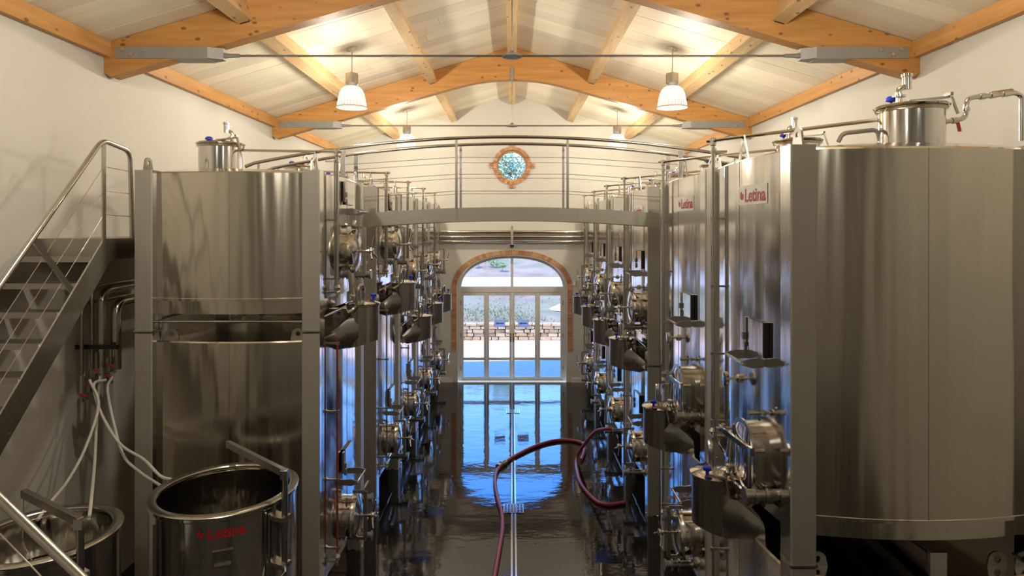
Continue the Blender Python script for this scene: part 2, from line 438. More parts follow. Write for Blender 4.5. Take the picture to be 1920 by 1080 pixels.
# trusses
def truss(y, label):
    t = thing('timber_truss', label, 'roof truss', (0, y, 0), 0, 'glued timber roof trusses')
    N = 22; pl = [(-HW+.002, slope_z(HW)-.004), (0, ZA-.004), (HW-.002, slope_z(HW)-.004), (HW-.002, 5.06), (HW-.06, 5.02)]
    def zb(x):
        x = abs(x); zl = 5.02+.285*(HW-.06-x)
        if x > .95: return zl
        z9 = 5.02+.285*(HW-.06-.95); return z9+.285*.95/2*(1-(x/.95)**2)
    for i in range(N+1):
        x = 2.2*(1-2*i/N); pl.append((x, zb(x)))
    pl += [(-HW+.06, 5.02), (-HW+.002, 5.06)]
    obj('beam', B().prism(pl, 0, TT, lambda a, b, z: (a, z, b)), 'glulam', t, smooth=0)
    for s in (-1, 1):
        b = B()
        for yy in (-.006, TT+.006): b.box((s*3.43, yy, 5.255), (.9, .01, .115))
        b.box((s*3.14, TT/2, 5.2), (.32, TT+.02, .01))
        b.prism([(s*2.98, -.012), (s*2.98, TT+.012), (s*2.85, TT/2+.035), (s*2.85, TT/2-.035)], 5.2, 5.31)
        pt = obj('tie_plate', b, 'galv', t, smooth=0)
        bo = B()
        for bx, bz in ((3.80, 5.285), (3.60, 5.275), (3.72, 5.232)):
            bo.cyl((s*bx, -.028, bz), (s*bx, -.01, bz), .017, 8)
        obj('bolt_heads', bo, 'chrome', pt)
        obj('fork_end', B().tube([(s*2.86, TT/2, 5.245), (s*2.80, TT/2, 5.245), (s*2.7, TT/2, 5.245)], [.03, .022, .018], 8), 'galv', t)
    obj('tie_rod', B().cyl((-2.72, TT/2, 5.245), (2.72, TT/2, 5.245), .0115, 8), 'dull', t)
    obj('tie_joint', B().lathe([(.0, -.02), (.1, -.012), (.1, .006), (.04, .012), (.015, .05), (0, .05)], 14, (0, TT/2, 5.245)), 'galv', t)
    obj('hanger_rod', B().cyl((0, TT/2, 5.25), (0, TT/2, 6.0), .006, 6), 'dull', t)
    obj('hanger_bracket', B().box((0, -.008, 6.1), (.05, .012, .22)).tube([(0, TT/2, 6.05), (0, TT/2, 5.98), (0, TT/2, 5.92)], [.03, .03, .004], 8), 'galv', t, smooth=0)
truss(1.87, 'timber roof truss above the viewpoint, out of the frame')
truss(6.27, 'nearest orange timber truss with steel tie plates at both walls')
truss(10.67, 'second orange timber truss, arched over the round window')

# ---------------------------------------------------------------- glazed door, arch bricks, round window
DY = YF+.16
fr = B()
inner = arch_pts(AW-.005, AZ, AT-.005); inner2 = arch_pts(AW-.06, AZ, AT-.06)
for i in range(len(inner)-1):
    q = [inner[i], inner[i+1], inner2[i+1], inner2[i]]
    fr.prism(q, DY-.04, DY+.04, lambda a, b, z: (a, z, b))
for s in (-1, 1): fr.box((s*(AW-.033), DY, AZ/2), (.056, .08, AZ))
fr.box((0, DY, 2.105), (2*AW-.12, .078, .13)); fr.box((0, DY, 2.5), (.055, .07, .72)); fr.box((0, DY, .012), (2*AW-.12, .078, .024))
door = struct('door_1', fr, 'frame', 'arched glazed door of four leaves with a fanlight')
fp = [p for p in inner2 if p[1] > 2.17]
fan_half = lambda s: [(s*.028, 2.17)]+[(s*AW*.0+p[0], p[1]) for p in (fp if s > 0 else fp) if p[0]*s > .028]
for s in (1, -1):
    pts = [p for p in inner2 if p[0]*s >= .03 and p[1] > 2.172]
    pts = sorted(pts, key=lambda p: p[0]*s)
    poly = [(s*.028, 2.172), (s*.028, AT-.06)]+pts+[(pts[-1][0], 2.172)]
    obj('fanlight_pane', B().prism(poly, DY-.004, DY+.004, lambda a, b, z: (a, z, b)), 'glass', door, smooth=0)
LFW = (2*AW-.12)/4
for i in range(4):
    x0 = -AW+.06+i*LFW; xc = x0+LFW/2; b = B()
    for s in (-1, 1): b.box((xc+s*(LFW/2-.030), DY, 1.03), (.056, .06, 2.01))
    b.box((xc, DY, 2.0), (LFW-.112, .06, .07)); b.box((xc, DY, .06), (LFW-.112, .06, .07)); b.box((xc, DY, .505), (LFW-.112, .06, .055))
    lf = obj('door_leaf', b, 'frame', door, smooth=0)
    obj('pane', B().box((xc, DY, 1.25), (LFW-.11, .008, 1.44)), 'glass', lf, smooth=0)
    obj('pane', B().box((xc, DY, .286), (LFW-.11, .008, .386)), 'glass', lf, smooth=0)
    if i in (1, 2):
        hx = xc+(LFW/2-.03)*(1 if i == 1 else -1)
        obj('door_handle', B().box((hx, DY-.035, 1.0), (.03, .012, .2)).tube([(hx, DY-.04, 1.03), (hx, DY-.085, 1.03), (hx+(-.11 if i == 1 else .11), DY-.085, 1.03)], .009, 8), 'chrome', lf)
    else:
        for hz in (.3, 1.05, 1.8): obj('hinge', B().cyl((x0+(0 if i == 0 else LFW), DY-.045, hz-.05), (x0+(0 if i == 0 else LFW), DY-.045, hz+.05), .011, 8), 'chrome', lf)
# brick surround
def bricks(name, label, quads, depth0, depth1):
    root = bpy.data.objects.new(name, None); C.objects.link(root); root['kind'] = 'structure'; root['label'] = label
    for q in quads:
        c = Vector((sum(p[0] for p in q)/4, 0, sum(p[1] for p in q)/4)); dy = random.uniform(-.004, .004)
        sh = [(p[0]-c.x, p[1]-c.z) for p in q]; sh = [(a*.95, b_*.95) for a, b_ in sh]
        obj('brick', B().prism(sh, depth0+dy, depth1, lambda a, b, z: (a, z, b)), 'brick', root, (c.x, 0, c.z), smooth=0)
    return root
qs = []
inn = arch_pts(AW+.03, AZ, AT+.03, 400); out = arch_pts(AW+.14, AZ, AT+.135, 400)
# resample by arclength
def resample(A, Bq, n):
    L = [0]
    for i in range(1, len(A)): L.append(L[-1]+math.dist(A[i], A[i-1]))
    ia = []
    k = 0
    for j in range(n+1):
        t = L[-1]*j/n
        while k < len(L)-2 and L[k+1] < t: k += 1
        f = (t-L[k])/max(1e-9, L[k+1]-L[k]); f = min(max(f, 0), 1)
        ia.append(((A[k][0]*(1-f)+A[k+1][0]*f, A[k][1]*(1-f)+A[k+1][1]*f), (Bq[k][0]*(1-f)+Bq[k+1][0]*f, Bq[k][1]*(1-f)+Bq[k+1][1]*f)))
    return ia
rs = resample(inn, out, 46)
for (a, b_), (c, d) in zip(rs, rs[1:]): qs.append([a, c, d, b_])
for s in (-1, 1):
    z = AZ
    while z > .72:
        qs.append([(s*(AW+.03), z-.068), (s*(AW+.14), z-.068), (s*(AW+.14), z), (s*(AW+.03), z)]); z -= .07
bricks('trim_1', 'terracotta brick surround of the arched door', qs, YF-.02, YF+.02)
qs = []
nb = 44
for i in range(nb):
    a, c = 2*PI*i/nb, 2*PI*(i+1)/nb
    pt = lambda r, an: (r*math.cos(an), WZ+r*math.sin(an))
    qs.append([pt(WR+.0, a), pt(WR+.0, c), pt(WR+.075, c), pt(WR+.075, a)])
for k in range(4):
    a = PI/2*k; ca, sa = math.cos(a), math.sin(a)
    for j in range(3):
        o0 = -.066+j*.044
        q = [(WR+.078, o0), (WR+.155, o0), (WR+.155, o0+.042), (WR+.078, o0+.042)]
        qs.append([(u*ca-v*sa, WZ+u*sa+v*ca) for u, v in q])
bricks('trim_2', 'terracotta brick ring around the round window', qs, YF-.025, YF+.02)
win = struct('window_1', B().lathe([(WR-.004, -.03), (WR-.05, -.03), (WR-.05, .03), (WR-.004, .03), (WR-.004, -.03)], 48, (0, YF+.1, WZ), '-y'), 'eave', 'round window in the far gable')
obj('pane', B().lathe([(WR-.052, -.004), (WR-.052, .004)], 48, (0, YF+.1, WZ), '-y'), 'glass', win)
# arrow signs stuck on the glass
for px, nm in ((937, 'left'), (981, 'right')):
    x = (px-960)*14.72/1200; z = 3.55-(606.5-425)*14.72/1200
    t = thing('arrow_sign', 'blue grey sign with green arrow on the glass door leaf '+('left' if nm == 'left' else 'right')+' of the centre post', 'sign', (x, DY-.014, z), 0, 'arrow signs on the door')
    obj('sheet', lambda: B().box((0, 0, 0), (.25, .005, .18)), 'sign_blue', t, key='signsheet', smooth=0)
    obj('arrow', lambda: B().prism([(-.09, 0), (-.045, .03), (-.045, .011), (.09, .011), (.09, -.011), (-.045, -.011), (-.045, -.03)], -.0045, -.0028, lambda a, b, z: (a, z, b)), 'sign_green', t, key='signarrow', smooth=0, label='green arrow pointing left')
# header pipes and wall fittings above the door
t = thing('header_pipe_rack', 'three polished header pipes across the wall above the arched door', 'pipe', (0, YF-.1, 3.3))
for k, (dz, r) in enumerate(((.13, .045), (.02, .04), (-.085, .035))):
    obj('pipe', B().cyl((-1.63, 0, dz), (1.63, 0, dz), r, 12), 'chrome', t)
obj('pipe_clamp', B().box((0, -.02, .02), (.05, .14, .36)).cyl((0, -.03, .2), (0, -.03, .27), .02, 8), 'dull', t, smooth=0)
t = thing('wall_spotlight', 'small black round spotlight under the header pipes over the door', 'light', (0, YF, 3.11))
obj('mounting_plate', B().lathe([(.075, 0), (.075, .02), (.06, .025)], 20, axis='-y'), 'white', t)
obj('lamp_head', B().lathe([(.045, .025), (.05, .07), (.04, .09), (0, .085)], 16, axis='-y'), 'black', t)
tag(obj('motion_sensor', B().cbox((1.42, YF-.03, 2.27), (.05, .06, .11), .012), 'white'), 'small white sensor box right of the brick arch', 'sensor')

# ---------------------------------------------------------------- outdoors
prof = [(YF+.3, 0), (20.1, 0)]
struct('ground_1', B().box((0, 17.6, -.06), (40, 5.4, .12)), 'yard', 'pale concrete yard outside the door')
def hz(x, y):
    P = [(20.15, .50), (23, .68), (27, 1.0), (30, 1.17), (36, 2.05), (50, 4.0), (70, 6.2), (110, 7.0)]
    for (a, za), (b_, zb_) in zip(P, P[1:]):
        if a <= y <= b_:
            z = za+(zb_-za)*(y-a)/(b_-a); break
    else: z = P[-1][1] if y > 50 else .5
    if y > 30.2: z += .10*math.sin(x*1.3+y*.7)+.06*math.sin(x*3.1-y*1.9)
    return z
ys = [20.15+.5*i for i in range(34)]+[37.5+2*i for i in range(36)]
xs = [-45+1.5*i for i in range(61)]
b = B(); vs = [(x, y, hz(x, y)) for y in ys for x in xs]; nx_ = len(xs)
b.add(vs, [(j*nx_+i, j*nx_+i+1, (j+1)*nx_+i+1, (j+1)*nx_+i) for j in range(len(ys)-1) for i in range(nx_-1)])
struct('ground_2', b, 'terrain', 'dry grassy hillside beyond the stone wall')
b = B(); b.add([(-40, 27, 1.02), (40, 27, 1.02), (40, 30, 1.19), (-40, 30, 1.19), (-40, 27, .9), (40, 27, .9), (40, 30, 1.0), (-40, 30, 1.0)], [(0, 1, 2, 3), (0, 4, 5, 1), (3, 2, 6, 7)])
struct('road', b, 'concrete_road', 'pale concrete road across the hillside')
sw = thing('stone_wall', 'low dry stone retaining wall across the yard outside', 'wall', (0, 20.1, 0))
obj('backing', B().box((0, .1, .26), (20, .14, .52)), 'terrain', sw, smooth=0)
z = 0; course = 0
while z < .5:
    h = random.uniform(.075, .125); x = -3.1+random.uniform(-.2, 0)
    while x < 3.1:
        wd = random.uniform(.14, .36); q = .02
        pl = [(-wd/2+random.uniform(0, q), -h/2+random.uniform(0, q)), (wd/2-random.uniform(0, q), -h/2+random.uniform(0, q)), (wd/2-random.uniform(0, .5*q), random.uniform(-.01, .01)), (wd/2-random.uniform(0, q), h/2-random.uniform(0, q*.6)), (0, h/2), (-wd/2+random.uniform(0, q), h/2-random.uniform(0, q*.6))]
        obj('stone', B().prism(pl, -.07-random.uniform(0, .05), .06, lambda a, b, zz: (a, zz, b)), 'stone', sw, (x+wd/2, 0, z+h/2), smooth=0)
        x += wd+.008
    z += h+.006
b = B()
b = B(); n = 26
vs = [(0, 0, .41)]; fs = []
for k in range(1, 8):
    for j in range(n):
        a = 2*PI*j/n; r = .13*k*1.05*(1+random.uniform(-.06, .06)); vs.append((r*math.cos(a), r*math.sin(a)*.8, .40*math.exp(-(k/4.6)**2)*random.uniform(.92, 1.08)-(.03 if k == 7 else 0)))
fs = [(0, 1+j, 1+(j+1) % n) for j in range(n)]+[(1+(k-1)*n+j, 1+(k-1)*n+(j+1) % n, 1+k*n+(j+1) % n, 1+k*n+j) for k in range(1, 7) for j in range(n)]
b.add(vs, fs)
tag(obj('gravel_heap', b, 'gravel', loc=(2.25, 22.6, hz(0, 22.6)-.02), smooth=25), 'heap of pale gravel on the grass behind the stone wall', 'gravel')
# grass tufts
b = B(); random.seed(3)
for i in range(5200):
    x = random.uniform(-4, 4); y = 20.4+abs(random.gauss(0, 2.2))
    if y > 26.8 or (abs(x-2.25) < 1.2 and abs(y-22.6) < 1.0): continue
    if math.sin(x*1.7+2)+math.sin(y*1.3+x)+random.uniform(-1.2, 1.2) < -.1: continue
    zz = hz(x, y); h = random.uniform(.03, .075); a = random.uniform(0, PI); dx, dy = .02*math.cos(a), .02*math.sin(a)
    b.add([(x-dx, y-dy, zz-.01), (x+dx, y+dy, zz-.01), (x+random.uniform(-.05, .05), y+random.uniform(-.05, .05), zz+h)], [(0, 1, 2)])
o = obj('grass', b, 'grass', smooth=0, kind='stuff'); o['label'] = 'patchy grass on the bank above the stone wall'; o['category'] = 'grass'
def leafball(b, c, rad, n, ls):
    for _ in range(n):
        d = Vector((random.gauss(0, 1), random.gauss(0, 1), random.gauss(0, 1))).normalized()*random.uniform(.55, 1)
        p = Vector(c)+Vector((d.x*rad[0], d.y*rad[1], d.z*rad[2])); u = Vector((random.gauss(0, 1), random.gauss(0, 1), random.gauss(0, 1))).normalized(); v = u.orthogonal().normalized()
        s_ = ls*random.uniform(.6, 1.3); b.add([p-u*s_, p+v*s_*.5, p+u*s_, p-v*s_*.5], [(0, 1, 2, 3)])
for (px, py, Y, h, lab) in ((913, 517, 31.5, .85, 'first wooden stake left, leaning over the tall green sapling'), (938, 510, 32.2, .8, 'second wooden stake, nearer the centre of the fanlight')):
    x = (px-8-960)*Y/1200; zz = hz(x, Y)
    tag(obj('wooden_stake', B().tube([(x, Y, zz-.05), (x+.24, Y, zz+h)], .028, 6), 'stake'), lab, 'stake', 'stakes on the bank outside')
for k, (px, Y, h, lab) in enumerate(((897, 31.8, .7, 'green sapling left of the first wooden stake outside'), (925, 32.0, .5, 'small green shrub between the two wooden stakes'), (942, 31.2, .35, 'low green shrub right of the second stake'))):
    x = (px-960)*Y/1200; zz = hz(x, Y)
    t = thing('young_shrub', lab, 'shrub', (x, Y, zz), 0, 'young shrubs on the bank')
    b = B(); leafball(b, (0, 0, h*.6), (.22+.1*h, .2, h*.42), 160, .05)
    obj('foliage', b, 'leaf', t, smooth=0, kind='stuff'); obj('stem', B().cyl((0, 0, -.05), (0, 0, h*.7), .015, 6), 'bark', t)
for k, (x, y, h, lab) in enumerate(((-4.6, 58, 7.0, 'pale green tree on the hill, left in the round window'), (-.6, 54, 7.4, 'pale green tree filling the round window'), (3.4, 60, 6.4, 'pale green tree on the hill, right in the round window'), (9, 66, 6, 'round tree on the hill far right of the window'), (-11, 64, 6, 'round tree on the hill far left of the window'))):
    zz = hz(x, y); t = thing('hillside_tree', lab, 'tree', (x, y, zz), 0, 'trees on the hill')
    b = B()
    for _ in range(16):
        leafball(b, (random.uniform(-1.7, 1.7), random.uniform(-1.2, 1.2), h*.62+random.uniform(-1.8, 1.6)), (1.15, 1.0, .95), 260, .16)
    obj('crown', b, 'leaf_pale', t, smooth=0, kind='stuff'); obj('trunk', B().tube([(0, 0, -.2), (.1, 0, h*.4), (0, .1, h*.7)], [.22, .16, .08], 8), 'bark', t)

# ---------------------------------------------------------------- pendant lamps
random.seed(11)
def lamp(x, y, label, power=1.0):
    zc = slope_z(x); s = 1 if x > 0 else -1; zb = 5.12
    t = thing('pendant_lamp', label, 'lamp', (x, y, zb), 0, 'pendant lamps')
    obj('ceiling_rose', B().lathe([(.0, 0), (.075, 0), (.075, -.03), (0, -.035)], 20), 'chrome', t, (0, 0, zc-zb+.005), (0, s*TH, 0))
    obj('cable', B().tube([(0, 0, zc-zb-.02), (.004, 0, (zc-zb+.46)/2+.1), (0, 0, .45)], .007, 6), 'dull', t)
    obj('housing', lambda: B().lathe([(.0, .475), (.02, .475), (.02, .46), (.078, .455), (.082, .445), (.082, .325), (.07, .31), (.062, .30), (.062, .285), (.0, .285)], 28), 'dull', t, key='lamp_housing')
    sh = obj('shade', lambda: B().lathe([(.065, .29), (.105, .275), (.14, .24), (.163, .19), (.178, .12), (.185, .075), (.19, .072), (.192, .02), (.198, .012), (.198, 0), (.19, 0)], 48), 'shade', t, key='lamp_shade')
    obj('rim_ring', lambda: B().lathe([(.199, 0), (.203, .006), (.199, .014), (.192, .006), (.199, 0)], 48), 'white', sh, key='lamp_rim')
    obj('bulb', lambda: B().lathe([(.0, .27), (.02, .27), (.045, .22), (.05, .17), (.035, .13), (0, .12)], 16), 'bulb', t, key='lamp_bulb')
    ld = bpy.data.lights.new('lamp_light', 'POINT'); ld.energy = LAMP_W*power; ld.color = (1, .92, .79); ld.shadow_soft_size = .07
    lo = bpy.data.objects.new('lamp_light', ld); C.objects.link(lo); lo.parent = t; lo.location = (0, 0, .17)
    ld.use_nodes = True; t_ = ld.node_tree; em = t_.nodes['Emission']; fo = nd(t_, 'ShaderNodeLightFalloff'); fo.inputs['Strength'].default_value = 1; fo.inputs['Smooth'].default_value = 2.0
    t_.links.new(fo.outputs['Quadratic'], em.inputs['Strength'])
lamp(-2.12, 8.47, 'large glass pendant lamp hanging left, before the second truss')
lamp(2.12, 8.47, 'large glass pendant lamp hanging right, before the second truss')
lamp(-2.12, 12.9, 'small distant glass pendant lamp hanging left near far wall')
lamp(2.12, 12.9, 'small distant glass pendant lamp hanging right near far wall')
lamp(-2.12, 4.07, 'pendant lamp over the left vats, above the frame', .75)
lamp(2.12, 4.07, 'pendant lamp over the near right tank, above the frame', .75)

lamp(-2.12, -.33, 'pendant lamp behind the viewpoint on the left', .3)
lamp(2.12, -.33, 'pendant lamp behind the viewpoint on the right', .3)

# ---------------------------------------------------------------- tanks
HX, HY, PWD = .83, .80, .155
REC, BUL = .035, .055
def wface(u, h=HX):
    k = max(0, 1-(u/(h-PWD))**2)
    return -REC+BUL*k if h == HX else -.07+.075*k
def footprint(off=0, n=14):
    pts = []
    for k in range(4):
        h, d = (HX, HY) if k % 2 == 0 else (HY, HX)
        ca, sa = math.cos(PI/2*k), math.sin(PI/2*k)
        for i in range(n+1):
            u = -(h-PWD)+2*(h-PWD)*i/n; wv = -(d+wface(u, h)+off)
            pts.append((u*ca-wv*sa, u*sa+wv*ca))
    return pts
def shell(z0, zt, skirt):
    b = B(); rings = [(footprint(-.10), z0), (footprint(-.03), z0), (footprint(-.03), z0+skirt-.015), (footprint(.004), z0+skirt-.01), (footprint(.004), z0+skirt+.012), (footprint(0), z0+skirt+.016), (footprint(0), zt-.012), (footprint(-.012), zt)]
    n = len(rings[0][0])
    for pts, z in rings: b.v += [(x, y, z) for x, y in pts]
    for k in range(len(rings)-1):
        b.f += [(k*n+i, k*n+(i+1) % n, (k+1)*n+(i+1) % n, (k+1)*n+i) for i in range(n)]
    b.f.append(tuple(range(n-1, -1, -1)))
    return b
def roof(zt, cx, cy, zc):
    b = B(); f = footprint(-.012); n = len(f); k = 4
    for j in range(k):
        t = j/k; b.v += [(x*(1-t)+cx*t, y*(1-t)+cy*t, zt+(zc-zt)*(1-(1-t)**1.6)) for x, y in f]
    b.v.append((cx, cy, zc)); c = len(b.v)-1
    for j in range(k-1): b.f += [(j*n+i, j*n+(i+1) % n, (j+1)*n+(i+1) % n, (j+1)*n+i) for i in range(n)]
    b.f += [((k-1)*n+i, (k-1)*n+(i+1) % n, c) for i in range(n)]
    return b
def lug_b():
    b = B(); n = 10; th = .012
    out = [(-.07, 0), (.07, 0)]+[(.055*math.cos(PI*i/n), .065+.05*math.sin(PI*i/n)) for i in range(n+1)]
    inn = [(.022*math.cos(2*PI*i/12), .066+.022*math.sin(2*PI*i/12)) for i in range(12)]
    bm = bmesh.new()
    for lp in (out, inn):
        vv = [bm.verts.new((x, 0, z)) for x, z in lp]
        for i in range(len(vv)): bm.edges.new((vv[i], vv[(i+1) % len(vv)]))
    bmesh.ops.triangle_fill(bm, edges=bm.edges[:])
    r = bmesh.ops.extrude_face_region(bm, geom=bm.faces[:])
    bmesh.ops.translate(bm, verts=[g for g in r['geom'] if isinstance(g, bmesh.types.BMVert)], vec=(0, th, 0))
    bm.verts.index_update(); b.v = [tuple(v.co) for v in bm.verts]; b.f = [tuple(v.index for v in f.verts) for f in bm.faces]; bm.free()
    return b
def manhole(par, loc, r=.2):
    k = 'mh%.2f' % r
    m = obj('manhole', lambda: B().lathe([(r-.02, -.05), (r-.02, .10), (r+.012, .10), (r+.02, .085), (r+.012, .07), (r-.005, .066), (r-.005, -.05)], 32, axis='-y').tube([(r+.0, -.06, -.06), (r+.03, -.10, -.06)], .016, 6), 'chrome', par, loc, key=k)
    obj('manhole_door', lambda: B().lathe([(r+.008, .10), (r+.004, .118), (r-.03, .125), (r-.08, .14), (.0, .152)], 32, axis='-y'), 'mirror', m, key=k+'d')
    obj('clamp_bar', lambda: B().bar((0, -.185, -r-.035), (0, -.185, r+.035), .035, .02, (1, 0, 0)).bar((0, -.185, r+.03), (0, -.06, r+.03), .03, .015, (1, 0, 0)).bar((0, -.185, -r-.03), (0, -.06, -r-.03), .03, .015, (1, 0, 0)), 'dull', m, key=k+'c', smooth=0)
    def hw():
        b = B().cyl((0, -.14, 0), (0, -.26, 0), .014, 10).lathe([(.03, .24), (.034, .26), (.03, .28), (0, .285)], 12, axis='-y')
        for a in (90, 210, 330):
            a = math.radians(a); b.tube([(0, -.26, 0), (.07*math.cos(a), -.268, .07*math.sin(a)), (.15*math.cos(a), -.29, .15*math.sin(a))], [.012, .010, .009], 6)
        return b
    obj('hand_screw', hw, 'chrome', m, key='mhh')
    return m
def rrect(w_, h_, r, n=6):
    out = []
    for cx, cy, a0 in ((w_/2-r, h_/2-r, 0), (-w_/2+r, h_/2-r, 90), (-w_/2+r, -h_/2+r, 180), (w_/2-r, -h_/2+r, 270)):
        for i in range(n+1):
            a = math.radians(a0+90*i/n); out.append((cx+r*math.cos(a), cy+r*math.sin(a)))
    return out
def manhole_rect(par, loc):
    def col():
        b = B(); rings = [(rrect(.36, .53, .15), .06), (rrect(.36, .53, .15), -.13), (rrect(.40, .57, .17), -.13), (rrect(.40, .57, .17), -.15), (rrect(.34, .51, .14), -.15), (rrect(.34, .51, .14), -.10)]
        n = len(rings[0][0])
        for p, y in rings: b.v += [(x, y, z) for x, z in p]
        for k in range(len(rings)-1): b.f += [(k*n+i, k*n+(i+1) % n, (k+1)*n+(i+1) % n, (k+1)*n+i) for i in range(n)]
        return b
    m = obj('manhole', col, 'satin', par, loc, key='rmh', scale=(1, .7, 1))
    def door():
        b = B(); rings = [(rrect(.34, .51, .14), -.11), (rrect(.34, .51, .14), -.145), (rrect(.27, .44, .11), -.165), (rrect(.1, .2, .045), -.175)]
        n = len(rings[0][0])
        for p, y in rings: b.v += [(x, y, z) for x, z in p]
        for k in range(len(rings)-1): b.f += [(k*n+i, k*n+(i+1) % n, (k+1)*n+(i+1) % n, (k+1)*n+i) for i in range(n)]
        b.f.append(tuple(range(3*n, 4*n))); return b
    obj('manhole_door', door, 'mirror', m, key='rmhd')
    for dz in (.14, -.17):
        obj('clamp_bar', lambda: B().bar((.22, -.17, 0), (-.30, -.235, 0), .03, .035).cyl((.2, -.05, 0), (.2, -.19, 0), .014, 8).box((.2, -.17, 0), (.05, .04, .05)), 'chrome', m, (0, 0, dz), key='rmc', smooth=0)
        obj('clamp_screw', lambda: B().cyl((-.27, -.06, 0), (-.27, -.28, 0), .012, 8).tube([(-.27, -.27, -.1), (-.27, -.285, 0), (-.27, -.27, .1)], .009, 6).cyl((-.27, -.2, -.03), (-.27, -.2, .03), .022, 8), 'dull', m, (0, 0, dz), key='rmcs')
    return m
def basin(par, loc):
    def bucket():
        R = .155; cy = -.20; n = 24; b = B()
        top = []; bot = []
        def zbot(y): return -.34-.28*max(0, y+.33)
        for j in range(n):
            a = 2*PI*j/n; x, y = R*math.cos(a), cy+R*math.sin(a); top.append((x, y, 0)); bot.append((x, y, zbot(y)))
        b.add(top+bot, [(j, (j+1) % n, n+(j+1) % n, n+j) for j in range(n)]+[tuple(range(2*n-1, n-1, -1))])
        # rim bead
        b.lathe([(R, -.012), (R+.01, -.006), (R+.01, .004), (R, .006)], n, (0, cy, 0))
        # chute back to the tank, widening
        secs = []
        for y, hw, zt, zb in ((cy, R*.99, -.07, zbot(cy)), (-.08, .165, -.10, zbot(-.08)), (.0, .20, -.17, zbot(0)+.01), (.07, .235, -.24, zbot(.07)+.03)):
            secs.append([(x*hw, y, zt+(zb-zt)*t) for x, t in ((-.55, 0), (.55, 0), (.9, .1), (1, .35), (1, .75), (.85, .95), (.5, 1), (-.5, 1), (-.85, .95), (-1, .75), (-1, .35), (-.9, .1))])
        m_ = 12; vs = [p for s_ in secs for p in s_]
        b.add(vs, [(k*m_+i, k*m_+(i+1) % m_, (k+1)*m_+(i+1) % m_, (k+1)*m_+i) for k in range(3) for i in range(m_)])
        return b
    m = obj('overflow_basin', bucket, 'basin', par, loc, key='basin', smooth=45)
    obj('lid', lambda: B().lathe([(.166, .004), (.17, .012), (.15, .022), (.09, .04), (.03, .048), (0, .049)], 28, (0, -.2, 0)), 'chrome', m, key='basin_lid')
    obj('crook_pipe', lambda: B().tube(fillet([(-.04, -.21, .03), (-.04, -.21, .19), (-.15, -.19, .19), (-.15, -.17, -.02), (-.19, -.1, -.06)], .055), .019, 9), 'satin', m, key='basin_crook')
    def relief():
        b = B().cyl((.03, -.11, .02), (.03, -.09, .14), .018, 10).cyl((.03, -.092, .13), (.03, -.075, .30), .034, 14).tube([(.03, -.07, .29), (.03, -.06, .36)], [.012, .008], 8)
        b.lathe([(.028, .07), (.034, .08), (.028, .09)], 12, (.03, -.1, 0)); return b
    obj('relief_valve', relief, 'chrome', m, key='basin_rel')
    obj('knob', lambda: B().lathe([(.0, .0), (.012, .0), (.012, .03), (.03, .035), (.032, .055), (.02, .062), (0, .063)], 14, (.10, -.28, .03)), 'blue', m, key='basin_knob', label='blue plastic knob')
    obj('lid_clamp', lambda: B().bar((.10, -.28, .03), (.165, -.17, .03), .02, .015).bar((.165, -.17, .03), (.175, -.15, -.1), .018, .012), 'dull', m, key='basin_clamp', smooth=0)
    return m
def control_box(par, loc):
    m = obj('control_box', lambda: B().box((0, -.004, 0), (.27, .03, .23)), 'black', par, loc, key='cbox', smooth=0)
    obj('face_plate', lambda: B().box((-.004, -.022, 0), (.258, .006, .224)), 'mirror', m, key='cboxf', smooth=0)
    obj('side_clip', lambda: B().box((-.185, -.02, .01), (.06, .02, .20)).box((-.185, -.03, -.02), (.03, .03, .05)).box((-.165, -.03, -.09), (.02, .02, .06)), 'dull', m, key='cboxc', smooth=0)
def bar_holder(par, loc, L=.36):
    m = obj('hose_bar', lambda: B().cyl((-L/2, -.13, 0), (L/2, -.13, 0), .010, 8), 'chrome', par, loc, key='hbar')
    for s in (-1, 1):
        def br():
            q = [(.03, -.01), (.0, -.028), (-.07, -.032), (-.14, -.012), (-.14, .012), (-.07, .032), (0, .028), (.03, .01)]
            return B().prism(q, -.006, .006, lambda a, b, z: (z, a, b))
        obj('bar_bracket', br, 'dull', m, (s*L/2*.86, 0, 0), key='hbr', smooth=0)
def thermometer(par, loc):
    m = obj('thermometer', lambda: B().cyl((0, .03, 0), (0, -.10, 0), .010, 8).lathe([(.03, .0), (.03, .02), (.015, .03)], 14, axis='-y').lathe([(.045, .09), (.052, .095), (.052, .118), (.045, .122), (0, .122)], 22, axis='-y'), 'chrome', par, loc, key='thermo')
def valve(par, loc, L=.2):
    m = obj('butterfly_valve', lambda: B().cyl((0, .04, 0), (0, -L, 0), .036, 14).lathe([(.038, .05), (.052, .053), (.052, .07), (.038, .073)], 16, axis='-y').lathe([(.038, .115), (.05, .118), (.05, .135), (.038, .138)], 16, axis='-y').lathe([(.038, L-.02), (.05, L-.017), (.05, L), (.03, L)], 16, axis='-y'), 'dull', par, loc, key='bv')
    obj('lever', lambda: B().cyl((0, -.095, .03), (0, -.095, .085), .01, 8).bar((-.02, -.095, .08), (.15, -.12, .12), .022, .006), 'chrome', m, key='bvl')
def tap(par, loc):
    obj('sample_tap', lambda: B().cyl((0, .03, 0), (0, -.09, 0), .011, 8).lathe([(.02, .02), (.02, .035)], 10, axis='-y').cyl((0, -.06, -.05), (0, -.06, .03), .009, 8).cyl((0, -.09, 0), (0, -.13, 0), .016, 8).cyl((-.03, -.045, .0), (.03, -.045, 0), .006, 6), 'dull', par, loc, key='tap')
